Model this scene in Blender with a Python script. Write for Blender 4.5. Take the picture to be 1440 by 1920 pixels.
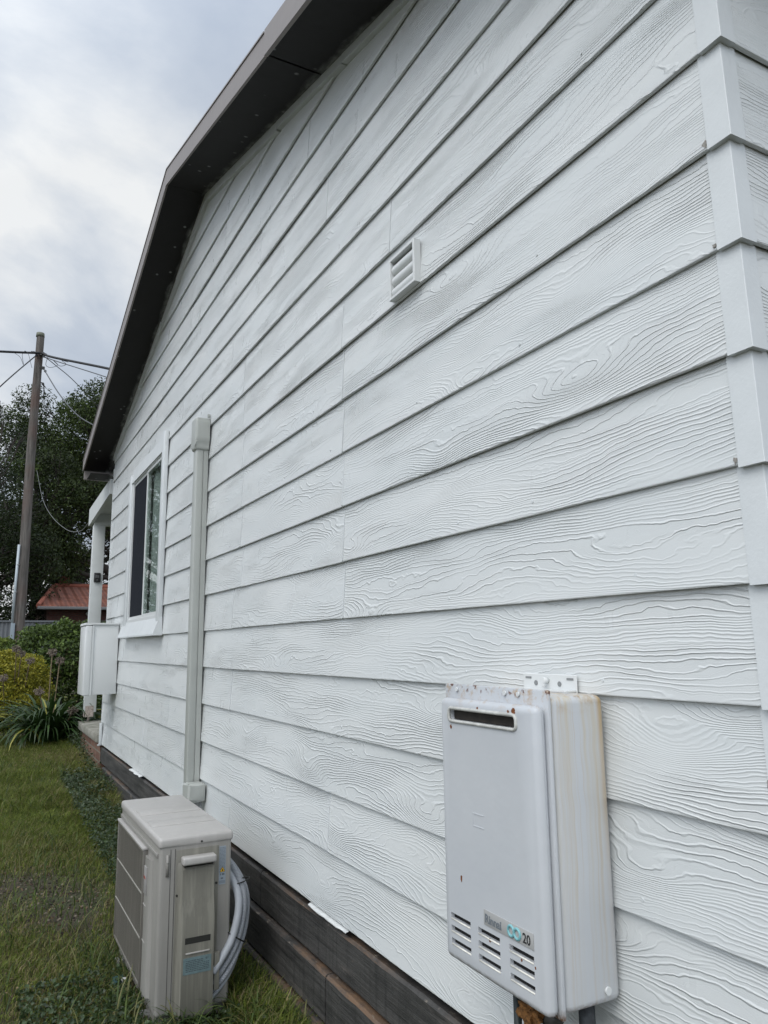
import bpy, bmesh, math, random
import numpy as np
from mathutils import Vector, Matrix, noise as mnoise
random.seed(7); RNG = np.random.default_rng(7)
for o in list(bpy.data.objects): bpy.data.objects.remove(o, do_unlink=True)
SC = bpy.context.scene; COL = SC.collection
rad = math.radians

# ------------------------------------------------------------------ camera
PITCH, ROLL, YAW, FPX = 0.174411688, -0.0135136159, 0.490100659, 1416.65
fw = Vector((math.sin(YAW)*math.cos(PITCH), math.cos(YAW)*math.cos(PITCH), math.sin(PITCH)))
rt = Vector((math.cos(YAW), -math.sin(YAW), 0)); up = rt.cross(fw)
rt2 = math.cos(ROLL)*rt + math.sin(ROLL)*up; up2 = -math.sin(ROLL)*rt + math.cos(ROLL)*up
cam_d = bpy.data.cameras.new('camera'); cam = bpy.data.objects.new('camera', cam_d); COL.objects.link(cam)
M = Matrix((rt2, up2, -fw)).transposed().to_4x4(); cam.matrix_world = M
cam_d.sensor_fit = 'VERTICAL'; cam_d.sensor_height = 36; cam_d.lens = FPX/1920*36
cam_d.clip_start = 0.02; cam_d.clip_end = 2000
SC.camera = cam
SC.render.resolution_x = 768; SC.render.resolution_y = 1024
SC.view_settings.view_transform = 'Standard'; SC.view_settings.look = 'None'
SC.view_settings.exposure = 0.1; SC.view_settings.gamma = 1

# ------------------------------------------------------------------ node helper
class NT:
    def __init__(s, tree): s.t = tree; s.n = tree.nodes; s.l = tree.links
    def add(s, kind, **kw):
        n = s.n.new(kind); ins = kw.pop('ins', {})
        for k, v in kw.items(): setattr(n, k, v)
        for k, v in ins.items(): s.set(n.inputs[k], v)
        return n
    def set(s, sock, v):
        if isinstance(v, bpy.types.NodeSocket): s.l.new(v, sock)
        elif isinstance(v, bpy.types.Node): s.l.new(v.outputs[0], sock)
        else:
            if sock.type == 'RGBA' and len(v) == 3: v = (*v, 1)
            sock.default_value = v
    def m(s, op, a, b=0.5, c=0.5, clamp=False):
        n = s.add('ShaderNodeMath', operation=op, use_clamp=clamp)
        s.set(n.inputs[0], a); s.set(n.inputs[1], b)
        if op in ('MULTIPLY_ADD', 'SMOOTH_MIN', 'SMOOTH_MAX', 'COMPARE'): s.set(n.inputs[2], c)
        return n.outputs[0]
    def noise(s, vec, scale, detail=3, rough=.55, dist=0):
        n = s.add('ShaderNodeTexNoise'); s.set(n.inputs['Vector'], vec)
        n.inputs['Scale'].default_value = scale; n.inputs['Detail'].default_value = detail
        n.inputs['Roughness'].default_value = rough; n.inputs['Distortion'].default_value = dist
        return n.outputs['Fac']
    def scale(s, vec, sx, sy, sz, ox=0, oy=0, oz=0):
        n = s.add('ShaderNodeMapping'); s.set(n.inputs['Vector'], vec)
        n.inputs['Scale'].default_value = (sx, sy, sz); n.inputs['Location'].default_value = (ox, oy, oz)
        return n.outputs[0]
    def ramp(s, fac, stops):
        n = s.add('ShaderNodeValToRGB'); s.set(n.inputs[0], fac); e = n.color_ramp.elements
        while len(e) < len(stops): e.new(0.5)
        for k, (p, c) in enumerate(stops):
            e[k].position = p; e[k].color = (*c, 1) if hasattr(c, '__len__') else (c, c, c, 1)
        return n.outputs[0]
    def rng(s, v, a, b, c=0., d=1.):
        n = s.add('ShaderNodeMapRange'); s.set(n.inputs[0], v)
        for i, x in zip((1, 2, 3, 4), (a, b, c, d)): n.inputs[i].default_value = x
        return n.outputs[0]
    def mix(s, fac, a, b, mode='MIX'):
        n = s.add('ShaderNodeMix', data_type='RGBA', blend_type=mode)
        s.set(n.inputs[0], fac); s.set(n.inputs[6], a); s.set(n.inputs[7], b)
        return n.outputs[2]
    def bump(s, h, dist, strength=1, nrm=None):
        n = s.add('ShaderNodeBump'); s.set(n.inputs['Height'], h)
        n.inputs['Distance'].default_value = dist; n.inputs['Strength'].default_value = strength
        if nrm is not None: s.set(n.inputs['Normal'], nrm)
        return n.outputs[0]
    def obj(s): return s.add('ShaderNodeTexCoord').outputs['Object']
    def uv(s): return s.add('ShaderNodeTexCoord').outputs['UV']
    def xyz(s, v):
        n = s.add('ShaderNodeSeparateXYZ'); s.set(n.inputs[0], v); return n.outputs

def new_mat(name):
    m = bpy.data.materials.new(name); m.use_nodes = True
    nt = NT(m.node_tree); b = m.node_tree.nodes['Principled BSDF']
    return m, nt, b

# ------------------------------------------------------------------ world: overcast sky
SUN_EL, SUN_AZ = 50.0, 232.0      # azimuth clockwise from +Y: behind the camera, on the open side
w = bpy.data.worlds.new('World'); SC.world = w; w.use_nodes = True
W = NT(w.node_tree); bg = w.node_tree.nodes['Background']
sky = W.add('ShaderNodeTexSky', sky_type='NISHITA'); sky.sun_disc = False
sky.sun_elevation = rad(SUN_EL); sky.sun_rotation = rad(SUN_AZ); sky.air_density = 1.2; sky.dust_density = 2
gen = W.add('ShaderNodeTexCoord').outputs['Generated']
nx, ny, nz = W.xyz(gen)
zz = W.m('MAXIMUM', W.m('ADD', nz, 0.38), 0.05)
cv = W.add('ShaderNodeCombineXYZ'); W.set(cv.inputs[0], W.m('DIVIDE', nx, zz)); W.set(cv.inputs[1], W.m('DIVIDE', ny, zz)); W.set(cv.inputs[2], nz)
c1 = W.noise(W.scale(cv.outputs[0], 1, 1, 1, 15.2, 8.8, 0), 2.6, 7, .56, .25)
c2 = W.noise(W.scale(cv.outputs[0], 1, 1, 1, 2.2, 9.1, 0), 1.0, 4, .5, .2)
cl = W.m('ADD', W.m('MULTIPLY', c1, .55), W.m('MULTIPLY', c2, .6))
cloud = W.ramp(cl, [(.48, (4.4, 5.0, 5.95)), (.55, (5.3, 5.85, 6.65)), (.605, (6.7, 7.1, 7.6)), (.67, (8.5, 8.65, 8.7))])
# the cloud deck is brighter towards the veiled sun
sd = Vector((math.sin(rad(SUN_AZ))*math.cos(rad(SUN_EL)), math.cos(rad(SUN_AZ))*math.cos(rad(SUN_EL)), math.sin(rad(SUN_EL))))
dt = W.add('ShaderNodeVectorMath', operation='DOT_PRODUCT'); W.set(dt.inputs[0], gen); dt.inputs[1].default_value = sd
glow = W.rng(dt.outputs['Value'], .05, 1., 1., 2.5)
cl2 = W.add('ShaderNodeVectorMath', operation='SCALE'); W.set(cl2.inputs[0], cloud); W.set(cl2.inputs['Scale'], glow)
W.set(bg.inputs['Color'], W.mix(.93, sky.outputs[0], cl2.outputs[0])); bg.inputs['Strength'].default_value = 0.10

sun_d = bpy.data.lights.new('sun', 'SUN'); sun = bpy.data.objects.new('sun', sun_d); COL.objects.link(sun)
sun_d.energy = 1.0; sun_d.angle = rad(35); sun_d.color = (1, .97, .92)
sun.rotation_euler = sd.to_track_quat('Z', 'Y').to_euler(); sun.location = (-3, -3, 6)

# ------------------------------------------------------------------ object helpers
def tag(o, label=None, cat=None, group=None, kind=None):
    if label: o['label'] = label
    if cat: o['category'] = cat
    if group: o['group'] = group
    if kind: o['kind'] = kind
    return o
def empty(name, loc, label, cat, group=None):
    o = bpy.data.objects.new(name, None); COL.objects.link(o); o.location = loc; o.empty_display_size = .1
    tag(o, label, cat, group); bpy.context.view_layer.update(); return o
def link(name, me, mats, parent=None, smooth=False):
    o = bpy.data.objects.new(name, me); COL.objects.link(o)
    for m in (mats if isinstance(mats, (list, tuple)) else [mats]): me.materials.append(m)
    if smooth: me.polygons.foreach_set('use_smooth', [True]*len(me.polygons))
    if parent is not None:
        o.parent = parent; bpy.context.view_layer.update()
        o.matrix_parent_inverse = parent.matrix_world.inverted()
    return o
def fin(name, bm, mats, parent=None, smooth=False, norm=True):
    if norm: bmesh.ops.recalc_face_normals(bm, faces=bm.faces)
    me = bpy.data.meshes.new(name); bm.to_mesh(me); bm.free()
    o = link(name, me, mats, parent)
    if smooth:
        me.polygons.foreach_set('use_smooth', [True]*len(me.polygons))
        me.set_sharp_from_angle(angle=rad(smooth if smooth is not True else 40))
    return o
def box(bm, x0, x1, y0, y1, z0, z1, bev=0, seg=1, mat=0, rot=None):
    vs = [bm.verts.new((x, y, z)) for x in (x0, x1) for y in (y0, y1) for z in (z0, z1)]
    fs = [bm.faces.new([vs[i] for i in q]) for q in ((0,1,3,2),(4,6,7,5),(0,4,5,1),(2,3,7,6),(0,2,6,4),(1,5,7,3))]
    for f in fs: f.material_index = mat
    allv = vs
    if bev:
        r = bmesh.ops.bevel(bm, geom=list({e for f in fs for e in f.edges}), offset=bev, segments=seg, profile=.5, affect='EDGES', material=-1)
        for f in r['faces']: f.material_index = mat
        allv = list({v for f in r['faces'] for v in f.verts})
    if rot is not None:
        bmesh.ops.transform(bm, matrix=rot, verts=[v for v in allv if v.is_valid])
    return allv
def bx(name, dims, mat, parent=None, bev=0, seg=2):
    bm = bmesh.new(); box(bm, *dims, bev, seg); return fin(name, bm, mat, parent, smooth=35 if bev else False)
def tube(bm, pts, r, n=8, caps=True, mat=0):
    pts = [Vector(p) for p in pts]; rs = [float(q) for q in r] if hasattr(r, '__len__') else [float(r)]*len(pts)
    rings = []; prev = None
    for i, p in enumerate(pts):
        t = (pts[min(i+1, len(pts)-1)] - pts[max(i-1, 0)]).normalized()
        a = prev if prev is not None else (Vector((0,0,1)) if abs(t.z) < .9 else Vector((1,0,0)))
        a = (a - t*a.dot(t)).normalized(); prev = a; b = t.cross(a)
        rings.append([bm.verts.new(p + rs[i]*(a*math.cos(2*math.pi*k/n) + b*math.sin(2*math.pi*k/n))) for k in range(n)])
    for i in range(len(rings)-1):
        for k in range(n):
            f = bm.faces.new((rings[i][k], rings[i][(k+1)%n], rings[i+1][(k+1)%n], rings[i+1][k])); f.material_index = mat; f.smooth = True
    if caps:
        bm.faces.new(rings[0][::-1]).material_index = mat; bm.faces.new(rings[-1]).material_index = mat
def disc(bm, c, ax, r, h, n=12, mat=0):
    c = Vector(c); ax = Vector(ax); tube(bm, [c, c+ax*h], r, n, True, mat)
def cat(pts, n=8):      # smooth curve through points
    pts = [Vector(p) for p in pts]; out = []
    P = [2*pts[0]-pts[1]] + pts + [2*pts[-1]-pts[-2]]
    for i in range(1, len(P)-2):
        for k in range(n):
            t = k/n; a, b, c, d = P[i-1], P[i], P[i+1], P[i+2]
            out.append(.5*((2*b) + (c-a)*t + (2*a-5*b+4*c-d)*t*t + (3*b-a-3*c+d)*t**3))
    out.append(pts[-1]); return out
def prism(bm, pts2, ax, a, b, mat=0):   # polygon extruded along axis ax (0,1,2)
    def mk(p, t):
        q = [0,0,0]; idx = [i for i in range(3) if i != ax]; q[idx[0]] = p[0]; q[idx[1]] = p[1]; q[ax] = t; return q
    A = [bm.verts.new(mk(p, a)) for p in pts2]; B = [bm.verts.new(mk(p, b)) for p in pts2]
    fs = [bm.faces.new(A), bm.faces.new(B[::-1])]
    for i in range(len(A)): fs.append(bm.faces.new((A[i], B[i], B[(i+1)%len(A)], A[(i+1)%len(A)])))
    for f in fs: f.material_index = mat
def np_mesh(name, V, F, mat, parent=None, colors=None, smooth=False):
    V = np.asarray(V, dtype=np.float32); F = np.asarray(F, dtype=np.int32); k = F.shape[1]
    me = bpy.data.meshes.new(name); me.vertices.add(len(V)); me.vertices.foreach_set('co', V.ravel())
    me.loops.add(F.size); me.loops.foreach_set('vertex_index', F.ravel())
    me.polygons.add(len(F)); me.polygons.foreach_set('loop_start', np.arange(0, F.size, k, dtype=np.int32))
    me.polygons.foreach_set('loop_total', np.full(len(F), k, dtype=np.int32))
    if smooth: me.polygons.foreach_set('use_smooth', np.ones(len(F), dtype=bool))
    me.update(calc_edges=True)
    if colors is not None:
        ca = me.color_attributes.new('Col', 'FLOAT_COLOR', 'POINT')
        c4 = np.ones((len(V), 4), dtype=np.float32); c4[:, :3] = colors; ca.data.foreach_set('color', c4.ravel())
    o = bpy.data.objects.new(name, me); COL.objects.link(o); me.materials.append(mat)
    if parent is not None:
        o.parent = parent; bpy.context.view_layer.update(); o.matrix_parent_inverse = parent.matrix_world.inverted()
    return o
def text(name, s, size, loc, facing, mat, parent, sx=1.0, bold=False, align='LEFT', off=0):
    cu = bpy.data.curves.new(name, 'FONT'); cu.body = s; cu.size = size; cu.extrude = .0003; cu.align_x = align
    cu.offset = off; cu.resolution_u = 3
    o = bpy.data.objects.new('tmp', cu); COL.objects.link(o)
    dg = bpy.context.evaluated_depsgraph_get(); me = bpy.data.meshes.new_from_object(o.evaluated_get(dg))
    bpy.data.objects.remove(o, do_unlink=True); me.name = name
    for v in me.vertices:
        x, y, z = v.co; x *= sx
        v.co = (loc[0]-z, loc[1]-x, loc[2]+y) if facing == '-X' else (loc[0]+x, loc[1]-z, loc[2]+y)
    me.materials.clear(); return link(name, me, mat, parent)

# ------------------------------------------------------------------ materials
def simple(name, col, rough=.5, metal=0, bump=0, bscale=60, var=0, vscale=5, spec=.5):
    m, n, b = new_mat(name); b.inputs['Roughness'].default_value = rough; b.inputs['Metallic'].default_value = metal
    b.inputs['Specular IOR Level'].default_value = spec
    co = n.obj()
    if var:
        f = n.noise(co, vscale, 5, .6)
        n.set(b.inputs['Base Color'], n.mix(n.rng(f, .3, .7), tuple(c*(1-var) for c in col), tuple(min(1, c*(1+var)) for c in col)))
    else: b.inputs['Base Color'].default_value = (*col, 1)
    if bump: n.set(b.inputs['Normal'], n.bump(n.noise(co, bscale, 4, .6), bump))
    return m

def grain_mat(name):      # embossed timber-grain fibre-cement board under white paint; UV in metres
    m, n, b = new_mat(name); uv = n.uv(); u, v, _ = n.xyz(uv)
    big = n.noise(n.scale(uv, 1.25, 7.0, 1), 1, 2, .5)
    wob = n.noise(n.scale(uv, 13, 26, 1), 1, 2, .5)
    fine = n.noise(n.scale(uv, 45, 60, 1), 1, 1, .5)
    def knots(sx, sy, sharp, amp, ox):
        vo = n.add('ShaderNodeTexVoronoi', feature='F1', voronoi_dimensions='2D')
        n.set(vo.inputs['Vector'], n.scale(uv, sx, sy, 1, ox, ox*.7)); vo.inputs['Scale'].default_value = 1
        d = vo.outputs['Distance']; d2 = n.m('MULTIPLY', n.m('MULTIPLY', d, d), -sharp)
        return n.m('MULTIPLY', n.m('EXPONENT', d2), amp), d
    k1, d1 = knots(1.7, 4.2, 32, 4.6, 0)
    k2, d2 = knots(1.1, 3.0, 9, 3.2, 3.3)
    big2 = n.noise(n.scale(uv, 1.25, 7.0, 1, 0, .028), 1, 2, .5)
    f = n.m('MULTIPLY', v, 98)
    f = n.m('ADD', f, n.m('MULTIPLY', big, 17))
    f = n.m('ADD', f, n.m('MULTIPLY', wob, 1.1))
    f = n.m('ADD', f, n.m('MULTIPLY', fine, .40))
    f = n.m('ADD', f, k1); f = n.m('SUBTRACT', f, k2)
    # how many rings per metre here, so that each ridge keeps about the same width
    grad = n.m('ABSOLUTE', n.m('ADD', 98., n.m('MULTIPLY', n.m('SUBTRACT', big2, big), 17/.004)))
    grad = n.m('MINIMUM', n.m('MAXIMUM', grad, 45.), 300.)
    def ridge(ff, k):
        fr = n.m('FRACT', ff); tri = n.m('ABSOLUTE', n.m('SUBTRACT', fr, .5))
        w_ = n.m('MINIMUM', n.m('MULTIPLY', grad, .0022*k), .5)
        r = n.m('MAXIMUM', n.m('SUBTRACT', 1., n.m('DIVIDE', tri, w_)), 0.)
        return r, fr
    r1, fr1 = ridge(f, 1.); r2, fr2 = ridge(n.m('MULTIPLY', f, 1.6), 1.6)
    h1 = n.m('ADD', n.m('MULTIPLY', r1, .75), n.m('MULTIPLY', fr1, .30))
    h2 = n.m('MULTIPLY', r2, .36)
    sel = n.rng(n.noise(n.scale(uv, .9, 9, 1, 5, 9), 1, 1), .42, .52)
    h = n.m('ADD', n.m('MULTIPLY', h1, sel), n.m('MULTIPLY', h2, n.m('SUBTRACT', 1., sel)))
    fade = n.rng(n.noise(n.scale(uv, 2.2, 9, 1, 2, 4), 1, 3), .34, .54, .24, 1.)
    h = n.m('MULTIPLY', n.m('MULTIPLY', h, fade), n.m('MINIMUM', n.m('DIVIDE', 125., grad), 1.)); saw = r1
    nr = n.bump(h, .0020, 1.)
    nr = n.bump(n.noise(uv, 330, 3, .6), .0003, .6, nr)
    nr = n.bump(n.noise(n.scale(uv, 3, 9, 1), 1, 3, .5), .0012, .6, nr)
    n.set(b.inputs['Normal'], nr)
    pc = n.noise(n.scale(uv, 1.6, 5, 1, 7), 1, 5, .6)
    pc2 = n.noise(n.scale(uv, 9, 5, 1, 1, 5), 1, 4, .6)
    col = n.mix(n.rng(pc, .35, .68), (.650, .675, .675), (.695, .710, .703))
    col = n.mix(n.rng(pc2, .6, .8, 0, .25), col, (.78, .79, .79))
    # fine grey dirt settled in the embossing
    col = n.mix(n.m('MULTIPLY', n.m('MULTIPLY', n.m('SUBTRACT', 1., saw), fade), .05), col, (.42, .46, .47))
    n.set(b.inputs['Base Color'], col)
    n.set(b.inputs['Roughness'], n.rng(pc2, .3, .7, .42, .25)); b.inputs['Specular IOR Level'].default_value = .45
    return m
M_GRAIN = grain_mat('painted_woodgrain_board')
M_TRIM = simple('white_trim_paint', (.64, .665, .67), .42, bump=.0004, bscale=140, var=.05, vscale=7)
M_TRIM2 = simple('white_gloss_frame', (.67, .685, .68), .3, bump=.0001, bscale=80)
M_BLACK = simple('dark_void', (.008, .008, .008), .9)
M_WRAP = simple('dark_wall_wrap', (.02, .022, .022), .9, bump=.001, bscale=40)

def soffit_mat():
    m, n, b = new_mat('shade_darkened_soffit'); co = n.obj(); x, y, z = n.xyz(co)
    base = n.mix(n.noise(co, 3, 4), (.013, .012, .0113), (.020, .0185, .0175))  # the barge's brown, darkened so the colour carries the shade under the eave
    # overspray of white paint along the wall, a ragged edge
    ed = n.m('ADD', x, n.m('MULTIPLY', n.noise(n.scale(co, 1, 1, 0), 2.3, 5, .6), .13))
    sm = n.rng(ed, 1.030, 1.060)
    sm = n.m('MULTIPLY', sm, n.rng(n.noise(n.scale(co, 3, 1, 1), 11, 4, .7), .35, .65, .05, .6))
    vo = n.add('ShaderNodeTexVoronoi', feature='F1'); n.set(vo.inputs['Vector'], n.scale(co, 13, 13, 3, 0.3, 0, 0)); vo.inputs['Scale'].default_value = 1
    sp = n.m('MULTIPLY', n.rng(vo.outputs['Distance'], .06, .15, 1, 0), n.rng(n.noise(co, 4.3, 2), .47, .53, 0, .5))
    c = n.mix(sm, base, (.50, .52, .50)); c = n.mix(sp, c, (.45, .46, .45))
    n.set(b.inputs['Base Color'], c); n.set(b.inputs['Normal'], n.bump(n.noise(co, 8, 5), .002))
    b.inputs['Roughness'].default_value = .6; b.inputs['Specular IOR Level'].default_value = .2
    return m
M_SOFFIT = soffit_mat()
def barge_mat():
    m, n, b = new_mat('grey_brown_barge_metal'); co = n.obj()
    c = n.mix(n.noise(n.scale(co, 1, 1.2, 6), 6, 5), (.215, .190, .180), (.26, .232, .22))
    n.set(b.inputs['Base Color'], c); b.inputs['Roughness'].default_value = .5
    n.set(b.inputs['Normal'], n.bump(n.noise(n.scale(co, 1, 3, 1), 4, 2), .003)); return m
M_BARGE = barge_mat()

def sleeper_mat(name, wear):
    m, n, b = new_mat(name); co = n.obj(); x, y, z = n.xyz(co)
    g = n.noise(n.scale(co, 4, 2.5, 45), 1, 6, .65)
    dr = n.noise(n.scale(co, 1, 38, 2.0), 1, 4, .6)
    c = n.mix(n.rng(g, .3, .7), (.018, .0175, .017), (.085, .081, .076))
    c = n.mix(n.rng(dr, .48, .75, 0, .6), c, (.010, .010, .010))
    c = n.mix(n.rng(n.noise(n.scale(co, 3, 3, 16, 4), 1, 5, .7), .58, .72, 0, .5), c, (.14, .12, .105))
    c = n.mix(n.rng(n.noise(n.scale(co, 2, 2.2, 7, 9), 1, 5, .65), .5, .7, 0, .85), c, (.011, .011, .011))
    c = n.mix(n.rng(n.noise(n.scale(co, 6, 7, 14, 2), 1, 6, .75), .63, .68, 0, .7), c, (.20, .17, .14))
    if wear:
        k = n.noise(n.scale(co, 8, 3.2, 20), 1, 6, .75)
        k2 = n.noise(n.scale(co, 1, .9, 1, 3), 1.3, 3, .5)
        c = n.mix(n.m('MULTIPLY', n.rng(k, .42, .60, 0, .9), n.rng(k2, .44, .60)), c, (.17, .10, .055)); c = n.mix(n.m('MULTIPLY', n.rng(n.noise(n.scale(co, 30, 16, 30), 1, 4, .7), .60, .68, 0, .8), n.rng(k2, .36, .5)), c, (.30, .26, .21))
    n.set(b.inputs['Base Color'], c); b.inputs['Roughness'].default_value = .6
    h = n.m('ADD', g, n.m('MULTIPLY', n.noise(co, 60, 4, .7), .4)); n.set(b.inputs['Normal'], n.bump(h, .005)); return m
M_SLEEP = sleeper_mat('black_stained_timber', 0); M_WORN = sleeper_mat('worn_timber_edge', 1)

def brick_mat(name, c1, c2, mortar, sx=1, axis='YZ'):
    m, n, b = new_mat(name); co = n.obj(); x, y, z = n.xyz(co); cb = n.add('ShaderNodeCombineXYZ')
    n.set(cb.inputs[0], y if axis == 'YZ' else x); n.set(cb.inputs[1], z)
    br = n.add('ShaderNodeTexBrick'); n.set(br.inputs['Vector'], cb.outputs[0]); br.inputs['Scale'].default_value = 1
    br.inputs['Brick Width'].default_value = .22; br.inputs['Row Height'].default_value = .08; br.inputs['Mortar Size'].default_value = .008
    br.inputs['Color1'].default_value = (*c1, 1); br.inputs['Color2'].default_value = (*c2, 1); br.inputs['Mortar'].default_value = (*mortar, 1)
    c = n.mix(n.rng(n.noise(co, 14, 5, .7), .4, .75, 0, .6), br.outputs[0], (.06, .055, .04))
    n.set(b.inputs['Base Color'], c); b.inputs['Roughness'].default_value = .9
    h = n.m('SUBTRACT', n.m('MULTIPLY', n.noise(co, 50, 4), .4), br.outputs['Fac']); n.set(b.inputs['Normal'], n.bump(h, .006)); return m
M_BRICK = brick_mat('old_red_brick', (.16, .075, .05), (.23, .12, .08), (.22, .19, .15))
M_BRICK2 = brick_mat('dark_red_brick', (.075, .024, .02), (.10, .032, .025), (.08, .05, .045), axis='XZ')
def concrete_mat():
    m, n, b = new_mat('mossy_concrete'); co = n.obj()
    c = n.mix(n.rng(n.noise(co, 7, 6, .65), .35, .65), (.15, .145, .115), (.31, .30, .26))
    c = n.mix(n.rng(n.noise(co, 3, 5, .7), .5, .68, 0, .7), c, (.07, .08, .04))
    n.set(b.inputs['Base Color'], c); b.inputs['Roughness'].default_value = .9; n.set(b.inputs['Normal'], n.bump(n.noise(co, 40, 6), .006)); return m
M_CONC = concrete_mat()
def tile_mat():
    m, n, b = new_mat('terracotta_roof_tiles'); uv = n.uv(); u, v, _ = n.xyz(uv)
    r = n.m('FRACT', v); s = n.m('FRACT', u)
    h = n.m('ADD', n.m('MULTIPLY', n.m('SUBTRACT', 1., r), 1.), n.m('MULTIPLY', n.m('SINE', n.m('MULTIPLY', u, 2*math.pi)), .6))
    cell = n.add('ShaderNodeTexWhiteNoise', noise_dimensions='2D'); cc = n.add('ShaderNodeCombineXYZ')
    n.set(cc.inputs[0], n.m('FLOOR', u)); n.set(cc.inputs[1], n.m('FLOOR', v)); n.set(cell.inputs['Vector'], cc.outputs[0])
    c = n.mix(cell.outputs['Value'], (.17, .062, .040), (.26, .10, .065))
    c = n.mix(n.rng(n.noise(uv, .25, 5, .7), .45, .7, 0, .8), c, (.12, .055, .042))
    n.set(b.inputs['Base Color'], c); b.inputs['Roughness'].default_value = .8; n.set(b.inputs['Normal'], n.bump(h, .09)); return m
M_TILE = tile_mat()

def leaf_mat(name, rough=.55, trans=.25):
    m, n, b = new_mat(name); a = n.add('ShaderNodeAttribute', attribute_name='Col')
    n.set(b.inputs['Base Color'], a.outputs['Color']); b.inputs['Roughness'].default_value = rough; b.inputs['Specular IOR Level'].default_value = .35
    tr = n.add('ShaderNodeBsdfTranslucent'); n.set(tr.inputs['Color'], a.outputs['Color'])
    mx = n.add('ShaderNodeMixShader'); mx.inputs[0].default_value = trans
    n.l.new(b.outputs[0], mx.inputs[1]); n.l.new(tr.outputs[0], mx.inputs[2])
    n.l.new(mx.outputs[0], n.n['Material Output'].inputs[0]); return m
M_LEAF = leaf_mat('leaf'); M_GLEAF = leaf_mat('glossy_leaf', .35, .15); M_BLADE = leaf_mat('grass_blade', .6, .3)
M_DRY = leaf_mat('dried_flower', .9, .1)
def bark_mat(name, c1, c2, sz=14):
    m, n, b = new_mat(name); co = n.obj()
    g = n.noise(n.scale(co, sz, sz, 1.3), 1, 6, .65)
    c = n.mix(n.rng(g, .32, .68), c1, c2); c = n.mix(n.rng(n.noise(co, 1.2, 3), .45, .65, 0, .5), c, (.11, .055, .042))
    n.set(b.inputs['Base Color'], c); b.inputs['Roughness'].default_value = .9; n.set(b.inputs['Normal'], n.bump(g, .02)); return m
M_POLE = bark_mat('weathered_pole_timber', (.050, .045, .040), (.175, .160, .145), 22)
M_BARK = simple('tree_bark', (.045, .038, .032), .9, bump=.02, bscale=6, var=.3)

# ------------------------------------------------------------------ ground
def gz0(y): return float(np.interp(y, [-5, 2.7, 5, 6.5, 7.2, 8.5, 10, 14, 400], [-1.17, -1.17, -1.13, -1.085, -1.03, -.965, -.93, -.92, -.90]))
gz = lambda x, y: gz0(y) + .018*mnoise.noise(Vector((x*1.7, y*1.7, 3))) - .004
def ground():
    xs = np.concatenate([-np.geomspace(300, 4, 14), np.arange(-3.5, 3, .14), np.geomspace(4, 300, 14)])
    ys = np.concatenate([-np.geomspace(200, 2, 9), np.arange(-1, 12, .14), np.geomspace(13, 400, 18)])
    V = [(x, y, gz(x, y)) for y in ys for x in xs]; nx = len(xs)
    F = [(j*nx+i, j*nx+i+1, (j+1)*nx+i+1, (j+1)*nx+i) for j in range(len(ys)-1) for i in range(nx-1)]
    m, n, b = new_mat('soil_and_turf'); co = n.obj()
    a = n.noise(co, 2.2, 6, .65); g = n.noise(co, 55, 5, .7)
    c = n.mix(n.rng(a, .40, .58), (.060, .045, .032), (.050, .062, .022))
    c = n.mix(n.rng(g, .45, .7, 0, .6), c, (.10, .082, .055))
    n.set(b.inputs['Base Color'], c); b.inputs['Roughness'].default_value = 1
    n.set(b.inputs['Normal'], n.bump(n.m('ADD', g, n.noise(co, 12, 4)), .02))
    o = np_mesh('ground', V, F, m, smooth=True); tag(o, kind='structure')
ground()

# ------------------------------------------------------------------ the house
HY0, HY1 = .689, 7.14; ZB, P = -.8045, .1775; PEAK = 4.0
def ztop(y): return 2.586 - (.29*(PEAK-y) if y < PEAK else .272*(y-PEAK))
house = empty('house', (1.0, 3.9, -1.17), 'white weatherboard house with an embossed timber grain and brown gable eave', 'house')
WY0, WY1, WZ0, WZ1 = 4.882, 5.975, .185, 1.275
joints = {0:[3.33], 1:[2.275, 5.3], 2:[4.55], 3:[3.34], 4:[6.2], 5:[2.155, 3.34], 6:[2.156, 3.21], 7:[2.158, 3.23], 8:[2.158, 3.23], 9:[2.158, 3.23], 10:[2.158, 3.23],
          11:[1.82, 3.23], 12:[3.43, 4.46], 13:[2.288, 6.04], 14:[3.02, 4.9], 15:[2.463, 4.3], 16:[3.6], 17:[4.68], 18:[3.5]}
TH, TILT = .0078, .0108
def bd_x(t): return TILT*t/P          # outward face set back as it rises
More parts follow.
